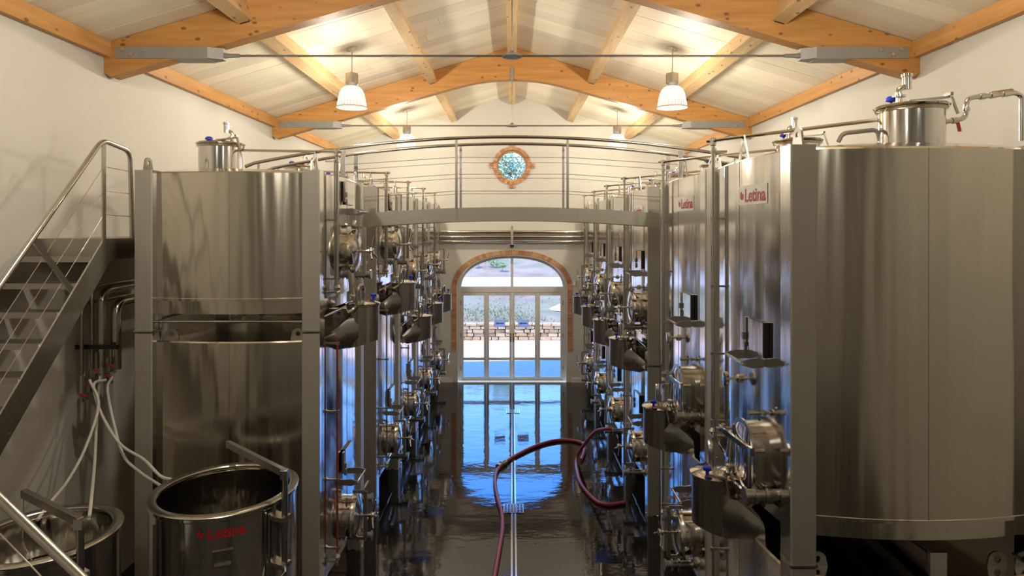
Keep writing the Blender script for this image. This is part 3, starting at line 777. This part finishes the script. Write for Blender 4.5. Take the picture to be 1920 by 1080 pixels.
def dome(par, loc, rz, zt):
    """neck with lid on the roof, pressure valve on the lid"""
    R = .195
    m = obj('manway_neck', lambda: B().lathe([(R, -.12), (R, .225), (R+.012, .23), (R+.018, .24), (R+.012, .25)], 36), 'chrome', par, loc, key='neck')
    obj('neck_lid', lambda: B().lathe([(R+.022, .252), (R+.028, .262), (R+.015, .272), (R-.02, .27), (.08, .295), (0, .298)], 36), 'chrome', m, key='necklid')
    def pv():
        b = B().cyl((.10, .03, .27), (.10, .03, .345), .022, 12).lathe([(.022, .318), (.042, .321), (.042, .335), (.022, .338)], 14, (.10, .03, 0)).tube(fillet([(.10, .03, .335), (.10, .03, .375), (.05, .03, .40)], .03), .019, 10)
        b.cyl((.045, .03, .375), (.045, .03, .465), .028, 14).lathe([(.029, .455), (.034, .459), (.034, .476), (.024, .48), (0, .48)], 14, (.045, .03, 0)); return b
    obj('pressure_valve', pv, 'chrome', m, (0, 0, 0), (0, 0, rz[0]), key='pv')
    obj('lid_clamp', lambda: B().bar((-.03, -.02, .30), (.2, -.08, .315), .03, .012).bar((.2, -.10, .315), (.235, -.11, .2), .02, .012).bar((.19, -.05, .33), (.19, -.12, .33), .02, .02), 'dull', m, (0, 0, 0), (0, 0, rz[1]), key='lclamp', smooth=0)
    obj('knob', lambda: B().cyl((-.12, .02, .24), (-.12, .02, .3), .009, 8).lathe([(.012, .3), (.036, .308), (.036, .325), (.02, .338), (0, .34)], 14, (-.12, .02, 0)), 'blue', m, (0, 0, 0), (0, 0, rz[1]), key='nknob', label='blue plastic knob')
    return m
def logo(par, u0, z, wd=.44):
    Y = lambda u: -(HY+wface(u0+u))
    n = 10; b = B(); vs = []
    for i in range(n+1):
        u = -wd/2+wd*i/n
        vs += [(u0+u, Y(u)-.001, z-.067), (u0+u, Y(u)-.001, z+.067), (u0+u, Y(u)-.004, z+.067), (u0+u, Y(u)-.004, z-.067)]
    fs = [(4*i+j, 4*i+4+j, 4*i+4+(j+1) % 4, 4*i+(j+1) % 4) for i in range(n) for j in range(4)]+[(0, 1, 2, 3), (4*n+3, 4*n+2, 4*n+1, 4*n)]
    pl = obj('logo_plate', b.add(vs, fs), 'white', par, label='white plate lettered Letina in red', smooth=0)
    lv, lf = logo_parts(wd*.92)
    obj('lettering', B().add([(u0+x, Y(x)-.0055-zz, z+y) for x, y, zz in lv], lf), 'logo_red', pl, smooth=0)

def tank(side, yc, zp0, zp1, zb, zt, skirt, cfg, label, group, upper, wet=False):
    s = 1 if side == 'right' else -1
    rz = -PI/2 if s > 0 else PI/2
    t = thing('wine_tank', label, 'tank', (s*(1.66+HY), yc, zp0), rz, group)
    Z = lambda z: z-zp0
    F = lambda u: -(HY+wface(u))
    kk = '%s%.2f%.2f%.2f' % (upper, zp0, zb, zt)
    sh = obj('shell', lambda: shell(Z(zb), Z(zt), skirt), 'sheet', t, key='sh'+kk, smooth=18)
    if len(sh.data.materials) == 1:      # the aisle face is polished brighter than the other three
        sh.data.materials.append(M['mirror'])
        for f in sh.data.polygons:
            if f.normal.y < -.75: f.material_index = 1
    for k in range(4):
        a = PI/2*k; d = (HY if k % 2 == 0 else HX)
        obj('weld_seam', B().box((.02, -(d+wface(0, HX if k % 2 == 0 else HY)+.0008), (Z(zb)+skirt+Z(zt))/2), (.007, .002, zt-zb-skirt-.02)), 'satin', t, rot=(0, 0, a), smooth=0)
    if upper: dx, dy = cfg['dome']
    else: dx, dy = 0, 0
    obj('roof', lambda: roof(Z(zt), dx, dy, Z(zt)+(.075 if upper else .02)), 'brushed', t, key='rf'+kk+str((dx, dy)), smooth=50)
    for a in (-1, 1):
        for c in (-1, 1):
            p = obj('post', lambda: B().cbox((0, 0, Z(zp1)/2), (PWD, PWD, Z(zp1)), .008), 'matte', t, (a*(HX-PWD/2), c*(HY-PWD/2), 0), key='po'+kk+str(a*s), smooth=0)
            if len(p.data.materials) == 1 and a == s:     # near posts polished towards the aisle; far ones matte to paint a shaded strip
                p.data.materials.append(M['mirror'])
                for f in p.data.polygons:
                    if f.normal.y < -.9: f.material_index = 1
            if upper: obj('lifting_lug', lug_b, 'dull', p, (0, -.006, Z(zp1)), key='lug', smooth=30)
            else: obj('lifting_lug', lug_b, 'dull', t, (a*(HX-.17), c*(HY-.24), Z(zt)-.02), (0, 0, PI/2), key='lug', smooth=30)
            if not upper: obj('foot', lambda: B().lathe([(.02, 0), (.085, 0), (.085, .012), (.03, .03), (.03, .1)], 16), 'chrome', p, (0, 0, -.0), key='foot')
            else: obj('base_plate', lambda: B().box((0, 0, .006), (PWD+.008, PWD+.008, .012)), 'satin', p, key='bp', smooth=0)
    if not (zp0 > 1.4 and zp0 < 1.6): obj('cross_rail', lambda: B().cyl((-HX+.1, -HY+.08, Z(zb)-.07), (HX-.1, -HY+.08, Z(zb)-.07), .012, 8).cyl((-HX+.1, HY-.08, Z(zb)-.07), (HX-.1, HY-.08, Z(zb)-.07), .012, 8).cyl((-HX+.08, -HY+.1, Z(zb)-.07), (-HX+.08, HY-.1, Z(zb)-.07), .012, 8).cyl((HX-.08, -HY+.1, Z(zb)-.07), (HX-.08, HY-.1, Z(zb)-.07), .012, 8), 'satin', t, key='cr'+kk)
    at = lambda u, z: (u, F(u), Z(z))
    for kind, u, z in cfg['fit']:
        if kind == 'box': control_box(t, at(u, z))
        elif kind == 'bar': bar_holder(t, at(u, z))
        elif kind == 'thermo': thermometer(t, at(u, z))
        elif kind == 'manhole': manhole(t, at(u, z))
        elif kind == 'rect': manhole_rect(t, at(u, z))
        elif kind == 'valve': valve(t, at(u, z))
        elif kind == 'tap': tap(t, at(u, z))
        elif kind == 'basin': basin(t, at(u, z))
        elif kind == 'logo': logo(t, u, Z(z))
    ut = -.47; yt = -(HY+.055)
    z0 = cfg['tube']; z1 = 4.20 if upper else zp1-.1
    tb = obj('level_tube', B().cyl((ut, yt, Z(z0)), (ut, yt, Z(z1)), .016 if upper else .010, 10), 'wine' if wet else 'chrome', t, label='level tube red with wine' if wet else None)
    nbr = max(2, int((z1-z0)/.55))
    for i in range(nbr+1):
        z = z0+.05+(z1-z0-.1)*i/nbr; obj('tube_bracket', lambda: B().box((0, .05, 0), (.02, .12, .015)).cyl((0, 0, -.012), (0, 0, .012), .021, 8), 'dull', tb, (ut, yt, Z(z)), key='tbr')
    obj('tube_tap', B().lathe([(.012, .03), (.03, .0), (.012, -.03)], 10, (ut, yt, Z(z0)-.03)).cyl((ut-.05, yt, Z(z0)-.07), (ut+.05, yt, Z(z0)-.07), .014, 8).cyl((ut, yt, Z(z0)-.12), (ut, yt, Z(z0)), .012, 8).cyl((ut, yt+.12, Z(z0)-.07), (ut, yt, Z(z0)-.07), .012, 8), 'dull', tb)
    if upper:
        obj('guide_rail', B().bar((ut-.035, yt+.015, Z(z0+.05)), (ut-.035, yt+.015, Z(z1-.03)), .02, .008, (0, 1, 0)), 'satin', tb, smooth=0)
        dm = dome(t, (dx, dy, Z(zt)+.05), (rz*-1+(PI if s > 0 else 0), -rz), zt)
        d = Vector((dx-ut, dy-yt)).normalized(); zc = Z(4.24)
        e0 = (ut-d.x*.05, yt-d.y*.05, zc-.004); e1 = (dx-d.x*.19, dy-d.y*.19, zc+.04)
        obj('breather_pipe', B().cyl(e0, e1, .013, 8).lathe([(.012, -.03), (.024, -.02), (.024, .03), (.012, .04)], 10, (ut, yt, zc-.02)).cyl((ut-d.x*.02, yt-d.y*.02, zc-.004), (ut+d.x*.025, yt+d.y*.025, zc), .022, 10), 'chrome', t)
        k = .18; mx, my = ut+(dx-ut)*k, yt+(dy-yt)*k
        obj('pipe_trestle', B().bar((mx-.11, my, Z(zt)-.01), (mx, my, zc+.01), .035, .01, (0, 1, 0)).bar((mx+.11, my, Z(zt)-.01), (mx, my, zc+.01), .035, .01, (0, 1, 0)), 'dull', t, smooth=0)
    return t
ZT = 4.03; ZP = 4.04
cA = dict(dome=(-.2, .34), dome_rot=PI*.0-.3, tube=3.02, fit=[('box', .05, 3.88), ('bar', .12, 3.70), ('thermo', -.1, 3.56), ('manhole', -.05, 3.31), ('valve', .24, 3.06), ('basin', -.15, 2.80)])
cBL = dict(dome=(-.2, .34), dome_rot=-.3, tube=2.25, fit=[('box', .05, 3.40), ('bar', .08, 3.22), ('manhole', -.05, 2.84), ('valve', .24, 2.56), ('basin', -.12, 2.12)])
cBR = dict(dome=(.39, .19), dome_rot=2.5, tube=2.25, fit=[('logo', .28, 3.76), ('box', .42, 3.13), ('bar', .30, 2.94), ('thermo', .32, 2.76), ('manhole', .33, 2.50), ('valve', .30, 2.24), ('basin', .2, 2.07)])
cC = dict(dome=(.39, .19), dome_rot=2.5, tube=1.95, fit=[('logo', .25, 3.77), ('box', .35, 2.81), ('bar', .27, 2.65), ('thermo', .04, 2.46), ('tap', .48, 2.34), ('rect', .33, 1.97), ('basin', .08, 1.79), ('valve', .56, 1.84)])
low = lambda d, top: dict(tube=.55, fit=[('box', .0+d, 1.27), ('bar', .06+d, 1.05), ('manhole', .0+d, .69), ('valve', .33+d*.3, .72), ('valve', .3, .34), ('tap', -.22+d, .92)])
lowT = lambda d: dict(tube=.55, fit=[('bar', .06+d, 1.05), ('manhole', .0+d, .69), ('valve', -.1+d, .80), ('valve', .25, .34), ('tap', -.22+d, .92)])
Lp = ['beside the stairs', 'just past the catwalk', 'second past the catwalk', 'third past the catwalk', 'against the door wall']
Ly = [6.35, 8.67, 10.36, 12.05, 13.74]
for i, (y, wh) in enumerate(zip(Ly, Lp)):
    a = i < 2; zj = 2.64 if a else 1.84
    g = 'stacked tanks of the left row'
    tank('left', y, zj, ZP, (2.79 if a else 2.06), ZT, .125, cA if a else cBL, 'upper steel tank of the left row stack '+wh, g, True)
    tank('left', y, 0, zj-.012, .36, (2.555 if a else 1.77), .1, low(.0, zj), 'lower steel tank of the left row stack '+wh, g, False, wet=(i == 0))
Rp = ['nearest the camera, with a large Letina plate', 'second from camera, just before the catwalk', 'just past the catwalk', 'second past the catwalk', 'third past the catwalk', 'against the door wall']
Ry = [4.64, 6.33, 8.67, 10.36, 12.05, 13.74]
for i, (y, wh) in enumerate(zip(Ry, Rp)):
    c = i < 2; zj = 1.52 if c else 1.84
    g = 'stacked tanks of the right row'
    tank('right', y, zj, ZP, (1.67 if c else 2.06), ZT, .12, cC if c else cBR, 'upper steel tank of the right row stack '+wh, g, True)
    tank('right', y, 0, zj-.012, .36, zj-.085, .1, low(.33, zj) if not c else lowT(.33), 'lower steel tank of the right row stack '+wh.replace(', with a large Letina plate', ''), g, False)
# swan neck vent pipe on the near right tank
t = thing('vent_pipe', 'swan neck steel vent pipe beside the neck of near right tank', 'pipe', (2.65, 4.25, 4.08))
q = lambda px, py, Y: ((px-960)*Y/1200-2.65, Y-4.25, 3.55-(py-425)*Y/1200-4.08)
b = B(); pts = fillet([q(1752, 232, 4.22), q(1812, 222, 4.22), q(1812, 184, 4.22), q(1905, 174, 4.22), q(1916, 180, 4.22), q(1916, 264, 4.22)], .05)
b.tube(pts, .0165, 10)
obj('pipe', b, 'chrome', t)
b = B()
for px, py in ((1790, 226), (1812, 205), (1842, 181), (1862, 178.5), (1885, 176)):
    c = q(px, py, 4.22); dv = (.03, 0, .003) if px != 1812 else (0, 0, .012)
    b.cyl((c[0]-dv[0]*.6, c[1], c[2]-dv[2]), (c[0]+dv[0]*.6, c[1], c[2]+dv[2]), .022, 10)
obj('coupling', b, 'chrome', t)
c = q(1795, 226, 4.22); obj('lever', B().bar(c, (c[0]+.002, c[1]-.02, c[2]-.075), .02, .01), 'red', t, label='red valve lever', smooth=0)
t2 = thing('roof_loop_pipe', 'short bent steel pipe loop on the roof of near right tank', 'pipe', (2.2, 4.4, 4.05))
q2 = lambda px, py, Y: ((px-960)*Y/1200-2.2, Y-4.4, 3.55-(py-425)*Y/1200-4.05)
obj('pipe', B().tube(fillet([q2(1572, 266, 4.3), q2(1580, 250, 4.3), q2(1645, 243, 4.3), q2(1650, 264, 4.3)], .04), .015, 8), 'dull', t2)
t3 = thing('wall_rod', 'short steel peg on the right wall beside the vent pipe', 'pipe', (2.9, 4.25, 4.3))
obj('peg', B().cyl((.28, .0, .13), (.42, 0, .15), .018, 10), 'dull', t3)
# support channel beneath near right upper tank
t4 = thing('support_channel', 'dark steel channel under the near right tank, resting on the tank below', 'beam', (2.55, 4.5, 1.50))
obj('channel', B().box((0, -.05, .09), (.10, 1.2, .012)).box((-.045, -.05, .05), (.01, 1.2, .09)).box((.045, -.05, .05), (.01, 1.2, .09)), 'dull', t4, smooth=0)
obj('end_block', B().box((.0, -.66, .03), (.1, .03, .14)), 'satin', t4, smooth=0)

# ---------------------------------------------------------------- catwalk
cw = thing('catwalk', 'arched steel catwalk with wire railings bridging the aisle', 'footbridge', (0, 7.5, 3.5))
arc = lambda x: -.035*x*x
for yy in (-.29, .27):
    b = B(); n = 24; X = 1.652
    pts = []
    for i in range(n+1):
        x = -X+2*X*i/n; pts.append((x, .27+.026*(X*X-x*x)/1.0-.07))
    poly = [(x, z) for x, z in pts]+[(x, z-.155) for x, z in reversed(pts)]
    vs = [(x, yy+dy, z) for dy in (0, .02) for x, z in poly]; m_ = len(poly); h = n+1
    fs = []
    for i in range(n):
        fs += [(i, i+1, m_-2-i, m_-1-i), (m_+i, m_+m_-1-i, m_+m_-2-i, m_+i+1), (i, m_+i, m_+i+1, i+1), (m_-1-i, m_-2-i, 2*m_-2-i, 2*m_-1-i)]
    fs += [(0, m_-1, 2*m_-1, m_), (n, m_+n, m_+n+1, n+1)]
    b.add(vs, fs); obj('side_beam', b, 'matte', cw, smooth=30)
    for x in (-.62, .74):
        zz = .2+.026*(X*X-x*x); obj('beam_joint', B().box((x, yy-.002, zz-.078), (.004, .004, .15)), 'dull', cw, smooth=0)
for k in range(10):
    x0 = -1.64+.328*k; xm = x0+.164; zz = .2+.026*(1.652**2-xm*xm)-.03; sl = -2*.026*xm
    obj('deck_plate', B().box((0, 0, 0), (.325, .53, .012)), 'satin', cw, (xm, 0, zz), (0, -math.atan(sl), 0), smooth=0)
for yy in (-.3, .3):
    pts = [(-3.0, yy, 1.06+arc(3)-.02)]+[(x, yy, 1.06+arc(x)) for x in [-2.9+.2*i for i in range(30)]]+[(3.0, yy, 1.06+arc(3)-.02)]
    obj('handrail', B().tube(pts, .019, 10), 'satin', cw)
    for x in (-.625, .625): obj('baluster', B().bar((x, yy, .26), (x, yy, 1.05+arc(x)), .028, .012, (0, 1, 0)), 'satin', cw, smooth=0)
    for x in (-1.9, 1.9, -2.85, 2.85): obj('baluster', B().bar((x, yy, .52), (x, yy, 1.05+arc(x)), .05 if abs(x) < 2 else .03, .012, (0, 1, 0)), 'satin', cw, smooth=0)
    for zz in (.84, .65, .46):
        obj('wire', B().tube([(x, yy, zz-(.026*x*x if abs(x) > .6 else .026*.4)) for x in (-1.9, -.625, .625, 1.9)], .003, 5), 'dull', cw)

# ---------------------------------------------------------------- staircase at the left wall
st = thing('metal_staircase', 'steep steel staircase with wire railing along the left wall', 'stairs', (-3.7, 5.3, 0))
X0 = -3.7; P = lambda x, y, z: (x-X0, y-5.3, z)
def stringer(x, name='stringer'):
    # upper edge from (Y=5.33,Z=3.45) to floor
    s1 = (3.45-2.31)/(5.33-4.25)
    yl = 5.33-3.45/s1
    up = [(yl, .0), (5.33, 3.45), (7.15, 3.45), (7.15, 3.27), (5.42, 3.27), (yl+.25, .0)]
    b = B(); vs = [P(x+dx, y, z) for dx in (-.0075, .0075) for y, z in up]; n = len(up)
    b.add(vs, [tuple(range(n-1, -1, -1)), tuple(range(n, 2*n))]+[(i, (i+1) % n, (i+1) % n+n, i+n) for i in range(n)])
    b.f = [f for f in b.f]
    return obj(name, b, 'satin', st, smooth=0)
stringer(-3.40); stringer(-3.985)
zz = 3.32; yy = 5.19
while zz > .15:
    b = B().box(P(-3.693, yy+.09, zz-.02), (.57, .20, .006)).box(P(-3.693, yy-.008, zz-.035), (.57, .012, .045)).box(P(-3.693, yy+.19, zz-.035), (.57, .012, .04))
    obj('tread', b, 'dull', st, smooth=0); zz -= .20; yy -= .19
obj('platform', B().box(P(-3.693, 6.25, 3.435), (.57, 1.75, .03)).box(P(-3.693, 5.385, 3.375), (.57, .015, .14)), 'dull', st, smooth=0)
hr = fillet([P(-3.4, 5.33-3.0, 4.32-1.0556*3.0), P(-3.4, 5.31, 4.27), P(-3.4, 5.70, 4.22), P(-3.4, 5.73, 3.45)], .09, 6)
obj('handrail', B().tube(hr, .021, 10), 'satin', st)
obj('rail_post', B().bar(P(-3.4, 5.33, 3.42), P(-3.4, 5.33, 4.25), .012, .045, (0, 1, 0)), 'satin', st, smooth=0)
for k in range(3):
    z = 4.05-.20*k
    obj('wire', B().tube([P(-3.4, 5.33-2.4, z-1.0556*2.4), P(-3.4, 5.33, z), P(-3.4, 5.73, z-.01)], .0032, 5), 'chrome', st)
obj('brace', B().bar(P(-3.395, 4.55, 3.45), P(-3.395, 4.93, 3.06), .014, .045, (0, 1, 0)), 'satin', st, smooth=0)
obj('brace', B().bar(P(-3.395, 3.3, 2.1), P(-3.395, 3.68, 1.72), .014, .045, (0, 1, 0)), 'satin', st, smooth=0)
# near handrail in the lower left corner
nr = thing('lower_handrail', 'round steel handrail with wires crossing the lower left corner', 'railing', (-1.9, 2.4, 1.9))
def pp(px, py, Y): return Vector(((px-960)*Y/1200, Y, 3.55-(py-425)*Y/1200))
a = pp(-60, 877, 2.6)-nr.location; c = pp(170, 1100, 2.3)-nr.location; d = (c-a)
obj('rail', B().tube([a-d*.5, c+d*1.2], .019, 12), 'satin', nr)
for dz in (-.14, -.28): obj('wire', B().tube([a-d*.5+Vector((0, .12, dz)), c+d*1.2+Vector((0, .12, dz-.05))], .003, 5), 'chrome', nr)

# ---------------------------------------------------------------- open vats
def vat(loc, label, mast_ang, arm_to, hgt, with_logo, R=.5):
    t = thing('open_vat', label, 'vat', loc, 0, 'open topped vats')
    obj('shell', B().lathe([(0, .02), (R, .02), (R, hgt-.03), (R+.012, hgt-.02), (R+.012, hgt), (R-.045, hgt), (R-.045, hgt-.012), (R-.006, hgt-.05), (R-.006, hgt-.7), (0, hgt-.69)], 72), M['mirror'] if with_logo else M['brushed'], t, smooth=40)
    obj('rim', B().lathe([(R-.048, hgt+.001), (R+.014, hgt+.001), (R+.018, hgt+.008), (R+.01, hgt+.014), (R-.044, hgt+.014), (R-.05, hgt+.008), (R-.048, hgt+.001)], 72), 'satin', t)
    obj('lining', B().lathe([(R-.052, hgt-.012), (R-.02, hgt-.035), (R-.02, hgt-.68), (R-.014, hgt-.68), (R-.014, hgt-.035), (R-.052, hgt-.012)], 64), 'wavy', t)
    ca, sa = math.cos(mast_ang), math.sin(mast_ang); mx, my = (R+.055)*ca, (R+.055)*sa
    obj('hoist_mast', B().cyl((mx, my, hgt-.62), (mx, my, hgt+.20), .022, 10).box((mx, my, hgt+.19), (.05, .05, .06)), 'satin', t)
    ax, ay = arm_to
    obj('hoist_arm', B().bar((mx, my, hgt+.2), (ax, ay, hgt+.2), .035, .05), 'dull', t, smooth=0)
    for z in (hgt-.12, hgt-.45): obj('mast_clamp', B().box(((R+.03)*ca, (R+.03)*sa, z), (.09, .09, .03), Matrix.Rotation(mast_ang, 3, 'Z')), 'dull', t, smooth=0)
    obj('winch_crank', B().tube([(mx, my, hgt-.45), (mx+.03, my-.08, hgt-.46), (mx-.06, my-.12, hgt-.58), (mx-.12, my-.13, hgt-.61)], .008, 6), 'chrome', t)
    obj('cable', B().tube([(mx, my, hgt+.17), (mx+.02, my-.015, hgt-.2), (mx, my, hgt-.5)], .003, 5), 'dull', t)
    return t
v1 = vat((-2.13, 4.757, 0), 'open topped steel vat with red Letina lettering, in front of tank', math.radians(-22), (-.16, .40), 1.6, True)
vs, fs = logo_parts(.31); R = .503; base = math.atan2(-4.757, 2.13)-math.radians(3)
cyl = [((R+z)*math.cos(base+x/R), (R+z)*math.sin(base+x/R), 1.50+y) for x, y, z in vs]
obj('lettering', B().add(cyl, fs).mesh('lettering', 0), 'logo_red_bright', v1, label='red Letina lettering')
ang = base+.02; ca, sa = math.cos(ang), math.sin(ang)
obj('hatch_plate', B().box((.505*ca, .505*sa, 1.33), (.01, .13, .10), Matrix.Rotation(ang, 3, 'Z')).box((.52*ca, .52*sa, 1.285), (.03, .1, .015), Matrix.Rotation(ang, 3, 'Z')), 'satin', v1, smooth=0)
for da in (-.95, .62):
    ang = base+da; obj('level_tube', B().cyl((.52*math.cos(ang), .52*math.sin(ang), .3), (.52*math.cos(ang), .52*math.sin(ang), 1.54), .009, 8), 'chrome', v1)
v2 = vat((-2.965, 4.05, 0), 'open topped steel vat in the lower left corner under the handrail', math.radians(-32), (-.24, .15), 1.6, False, .42)
obj('floating_lid', B().lathe([(0, 1.28), (.25, 1.275), (.36, 1.26), (.37, 1.27), (.385, 1.30), (.387, 1.25), (0, 1.25)], 48), 'satin', v2)
obj('lid_chain', B().tube([(-.24, .15, 1.78), (-.23, .13, 1.5), (-.2, .12, 1.45), (-.05, .05, 1.29)], .004, 5), 'chrome', v2)
f = thing('filter_canister', 'small clear canister with white screw cap inside the corner vat', 'canister', (-2.72, 3.80, 1.30))
obj('canister', B().lathe([(.0, 0), (.045, 0), (.048, .01), (.048, .2), (.04, .22), (0, .22)], 18), 'chrome', f)
obj('screw_cap', B().lathe([(.05, .2), (.053, .205), (.053, .25), (.048, .262), (.02, .268), (0, .268)], 22), 'white', f, label='white screw cap')

# ---------------------------------------------------------------- pipes on the left wall and hoses
pm = thing('pipe_manifold', 'dark insulated pipes with red lever valves on the left wall', 'pipes', (-3.9, 6.0, 2.2))
Q = lambda x, y, z: (x+3.9, y-6.0, z-2.2)
for (x, y, ztop, zbot, r, mt) in ((-3.78, 5.90, 2.96, 2.25, .036, 'dark'), (-3.70, 5.98, 2.84, 2.22, .045, 'dark'), (-3.90, 5.80, 2.85, 2.2, .016, 'dull'), (-3.86, 5.88, 3.0, 2.2, .016, 'dull')):
    obj('pipe', B().tube(fillet([Q(x, y, zbot), Q(x, y, ztop), Q(x, 14.0, ztop)], .12), r, 12), 'brushed' if mt == 'dark' else mt, pm)
for k, (x, y, z) in enumerate(((-3.80, 5.70, 2.22), (-3.72, 5.74, 2.16), (-3.82, 5.66, 2.10), (-3.68, 5.72, 2.26), (-3.86, 5.62, 2.02))):
    vb = obj('ball_valve', B().cyl(Q(x, y+.15, z+.01), Q(x+.14, y-.02, z), .016, 8).cyl(Q(x+.05, y+.05, z-.02), Q(x+.05, y+.05, z+.04), .022, 8).cyl(Q(x, y+.15, z), Q(x, y+.15, z+.18), .014, 8), 'dull', pm)
    obj('lever', B().bar(Q(x+.03, y+.06, z+.045), Q(x+.13, y-.02, z+.05), .022, .01), 'red', vb, label='red valve lever', smooth=0)
obj('bracket', B().box(Q(-3.80, 5.86, 2.45), (.38, .03, .04)), 'black', pm, smooth=0)
def px3(pts): return [pp(*p) for p in pts]
hoses = [
    ('pale grey hose bending into the corner vat, leftmost of four', [(168, 712, 5.6), (185, 760, 5.5), (160, 840, 5.2), (128, 900, 4.9), (92, 945, 4.45), (70, 975, 4.3)]),
    ('pale grey hose falling straight into the corner vat', [(188, 705, 5.65), (182, 770, 5.6), (178, 860, 5.2), (170, 948, 4.4), (166, 975, 4.3)]),
    ('upper pale grey hose sagging to the rim of the lettered vat', [(200, 712, 5.65), (176, 722, 5.6), (190, 775, 5.5), (225, 832, 5.35), (270, 862, 5.2), (300, 892, 5.05), (322, 899, 5.02)]),
    ('lower pale grey hose sagging to the rim of the lettered vat', [(212, 706, 5.7), (202, 730, 5.65), (215, 800, 5.5), (232, 855, 5.35), (262, 885, 5.2), (303, 912, 4.98)]),
]
for lab, pts in hoses:
    tag(obj('hose', B().tube(catmull(px3(pts), 8), .0115, 8), 'hose_grey'), lab, 'hose', 'pale hoses from the wall valves')
def fl(px, py, z=.025):
    Y = (3.55-z)*1200/(py-425); return ((px-960)*Y/1200, Y, z)
h = obj('hose', B().tube(catmull([(1.40, 8.95, .72), (1.30, 8.98, .71), (1.2, 9.25, .58), (1.06, 9.6, .25), fl(1081, 862), fl(1084, 890), fl(1092, 911), fl(1116, 938), fl(1140, 946), fl(1172, 942)], 8), .024, 10), 'hose_red')
tag(h, 'dark red hose arching from a right tank valve to the floor', 'hose', 'red hoses on the floor')
h = obj('hose', B().tube(catmull([fl(944, 869), fl(965, 855), fl(1000, 838), fl(1035, 827), fl(1065, 825), fl(1092, 831), fl(1096, 845), fl(1090, 862)], 8), .026, 10), 'hose_red')
tag(h, 'dark red hose running across aisle beyond the coupling', 'hose', 'red hoses on the floor')
h = obj('hose', B().tube(catmull([fl(940, 871), fl(931, 884), fl(928, 905), fl(933, 935), fl(941, 962), fl(942, 990), fl(936, 1030), fl(928, 1075), fl(918, 1140), fl(905, 1250)], 8), .026, 10), 'hose_red')
tag(h, 'dark red hose coming down the aisle to the bottom edge', 'hose', 'red hoses on the floor')
t = thing('hose_coupling', 'dark metal coupling joining the two red hoses', 'coupling', fl(942, 870, .03))
obj('collar', B().cyl((-.07, -.10, 0), (.05, .08, 0), .036, 12).cyl((-.02, -.02, 0), (.0, .01, 0), .046, 12), 'dull', t)
obj('lever', B().bar((-.04, -.05, .03), (.05, .02, .05), .015, .008), 'chrome', t, smooth=0)

# ---------------------------------------------------------------- floor drain
dr = thing('floor_drain', 'slotted steel drain channel down the middle of the aisle', 'drain', (.02, 7, 0))
for s in (-1, 1): obj('channel_edge', B().box((s*.022, -.2, .001), (.018, 11.2, .006)), 'chrome', dr, smooth=0)
obj('slot', B().box((0, -.2, .0005), (.024, 11.2, .003)), 'dark', dr, smooth=0)
for y, wd in ((8.05, .24), (12.3, .24)):
    b = B()
    for i in range(7): b.box((-wd/2+wd*i/6, y-7, .006), (.012, .26, .008))
    for i in range(7): b.box((0, y-7-.125+.25*i/6, .006), (wd, .010, .008))
    obj('grate', b, 'chrome', dr, smooth=0)
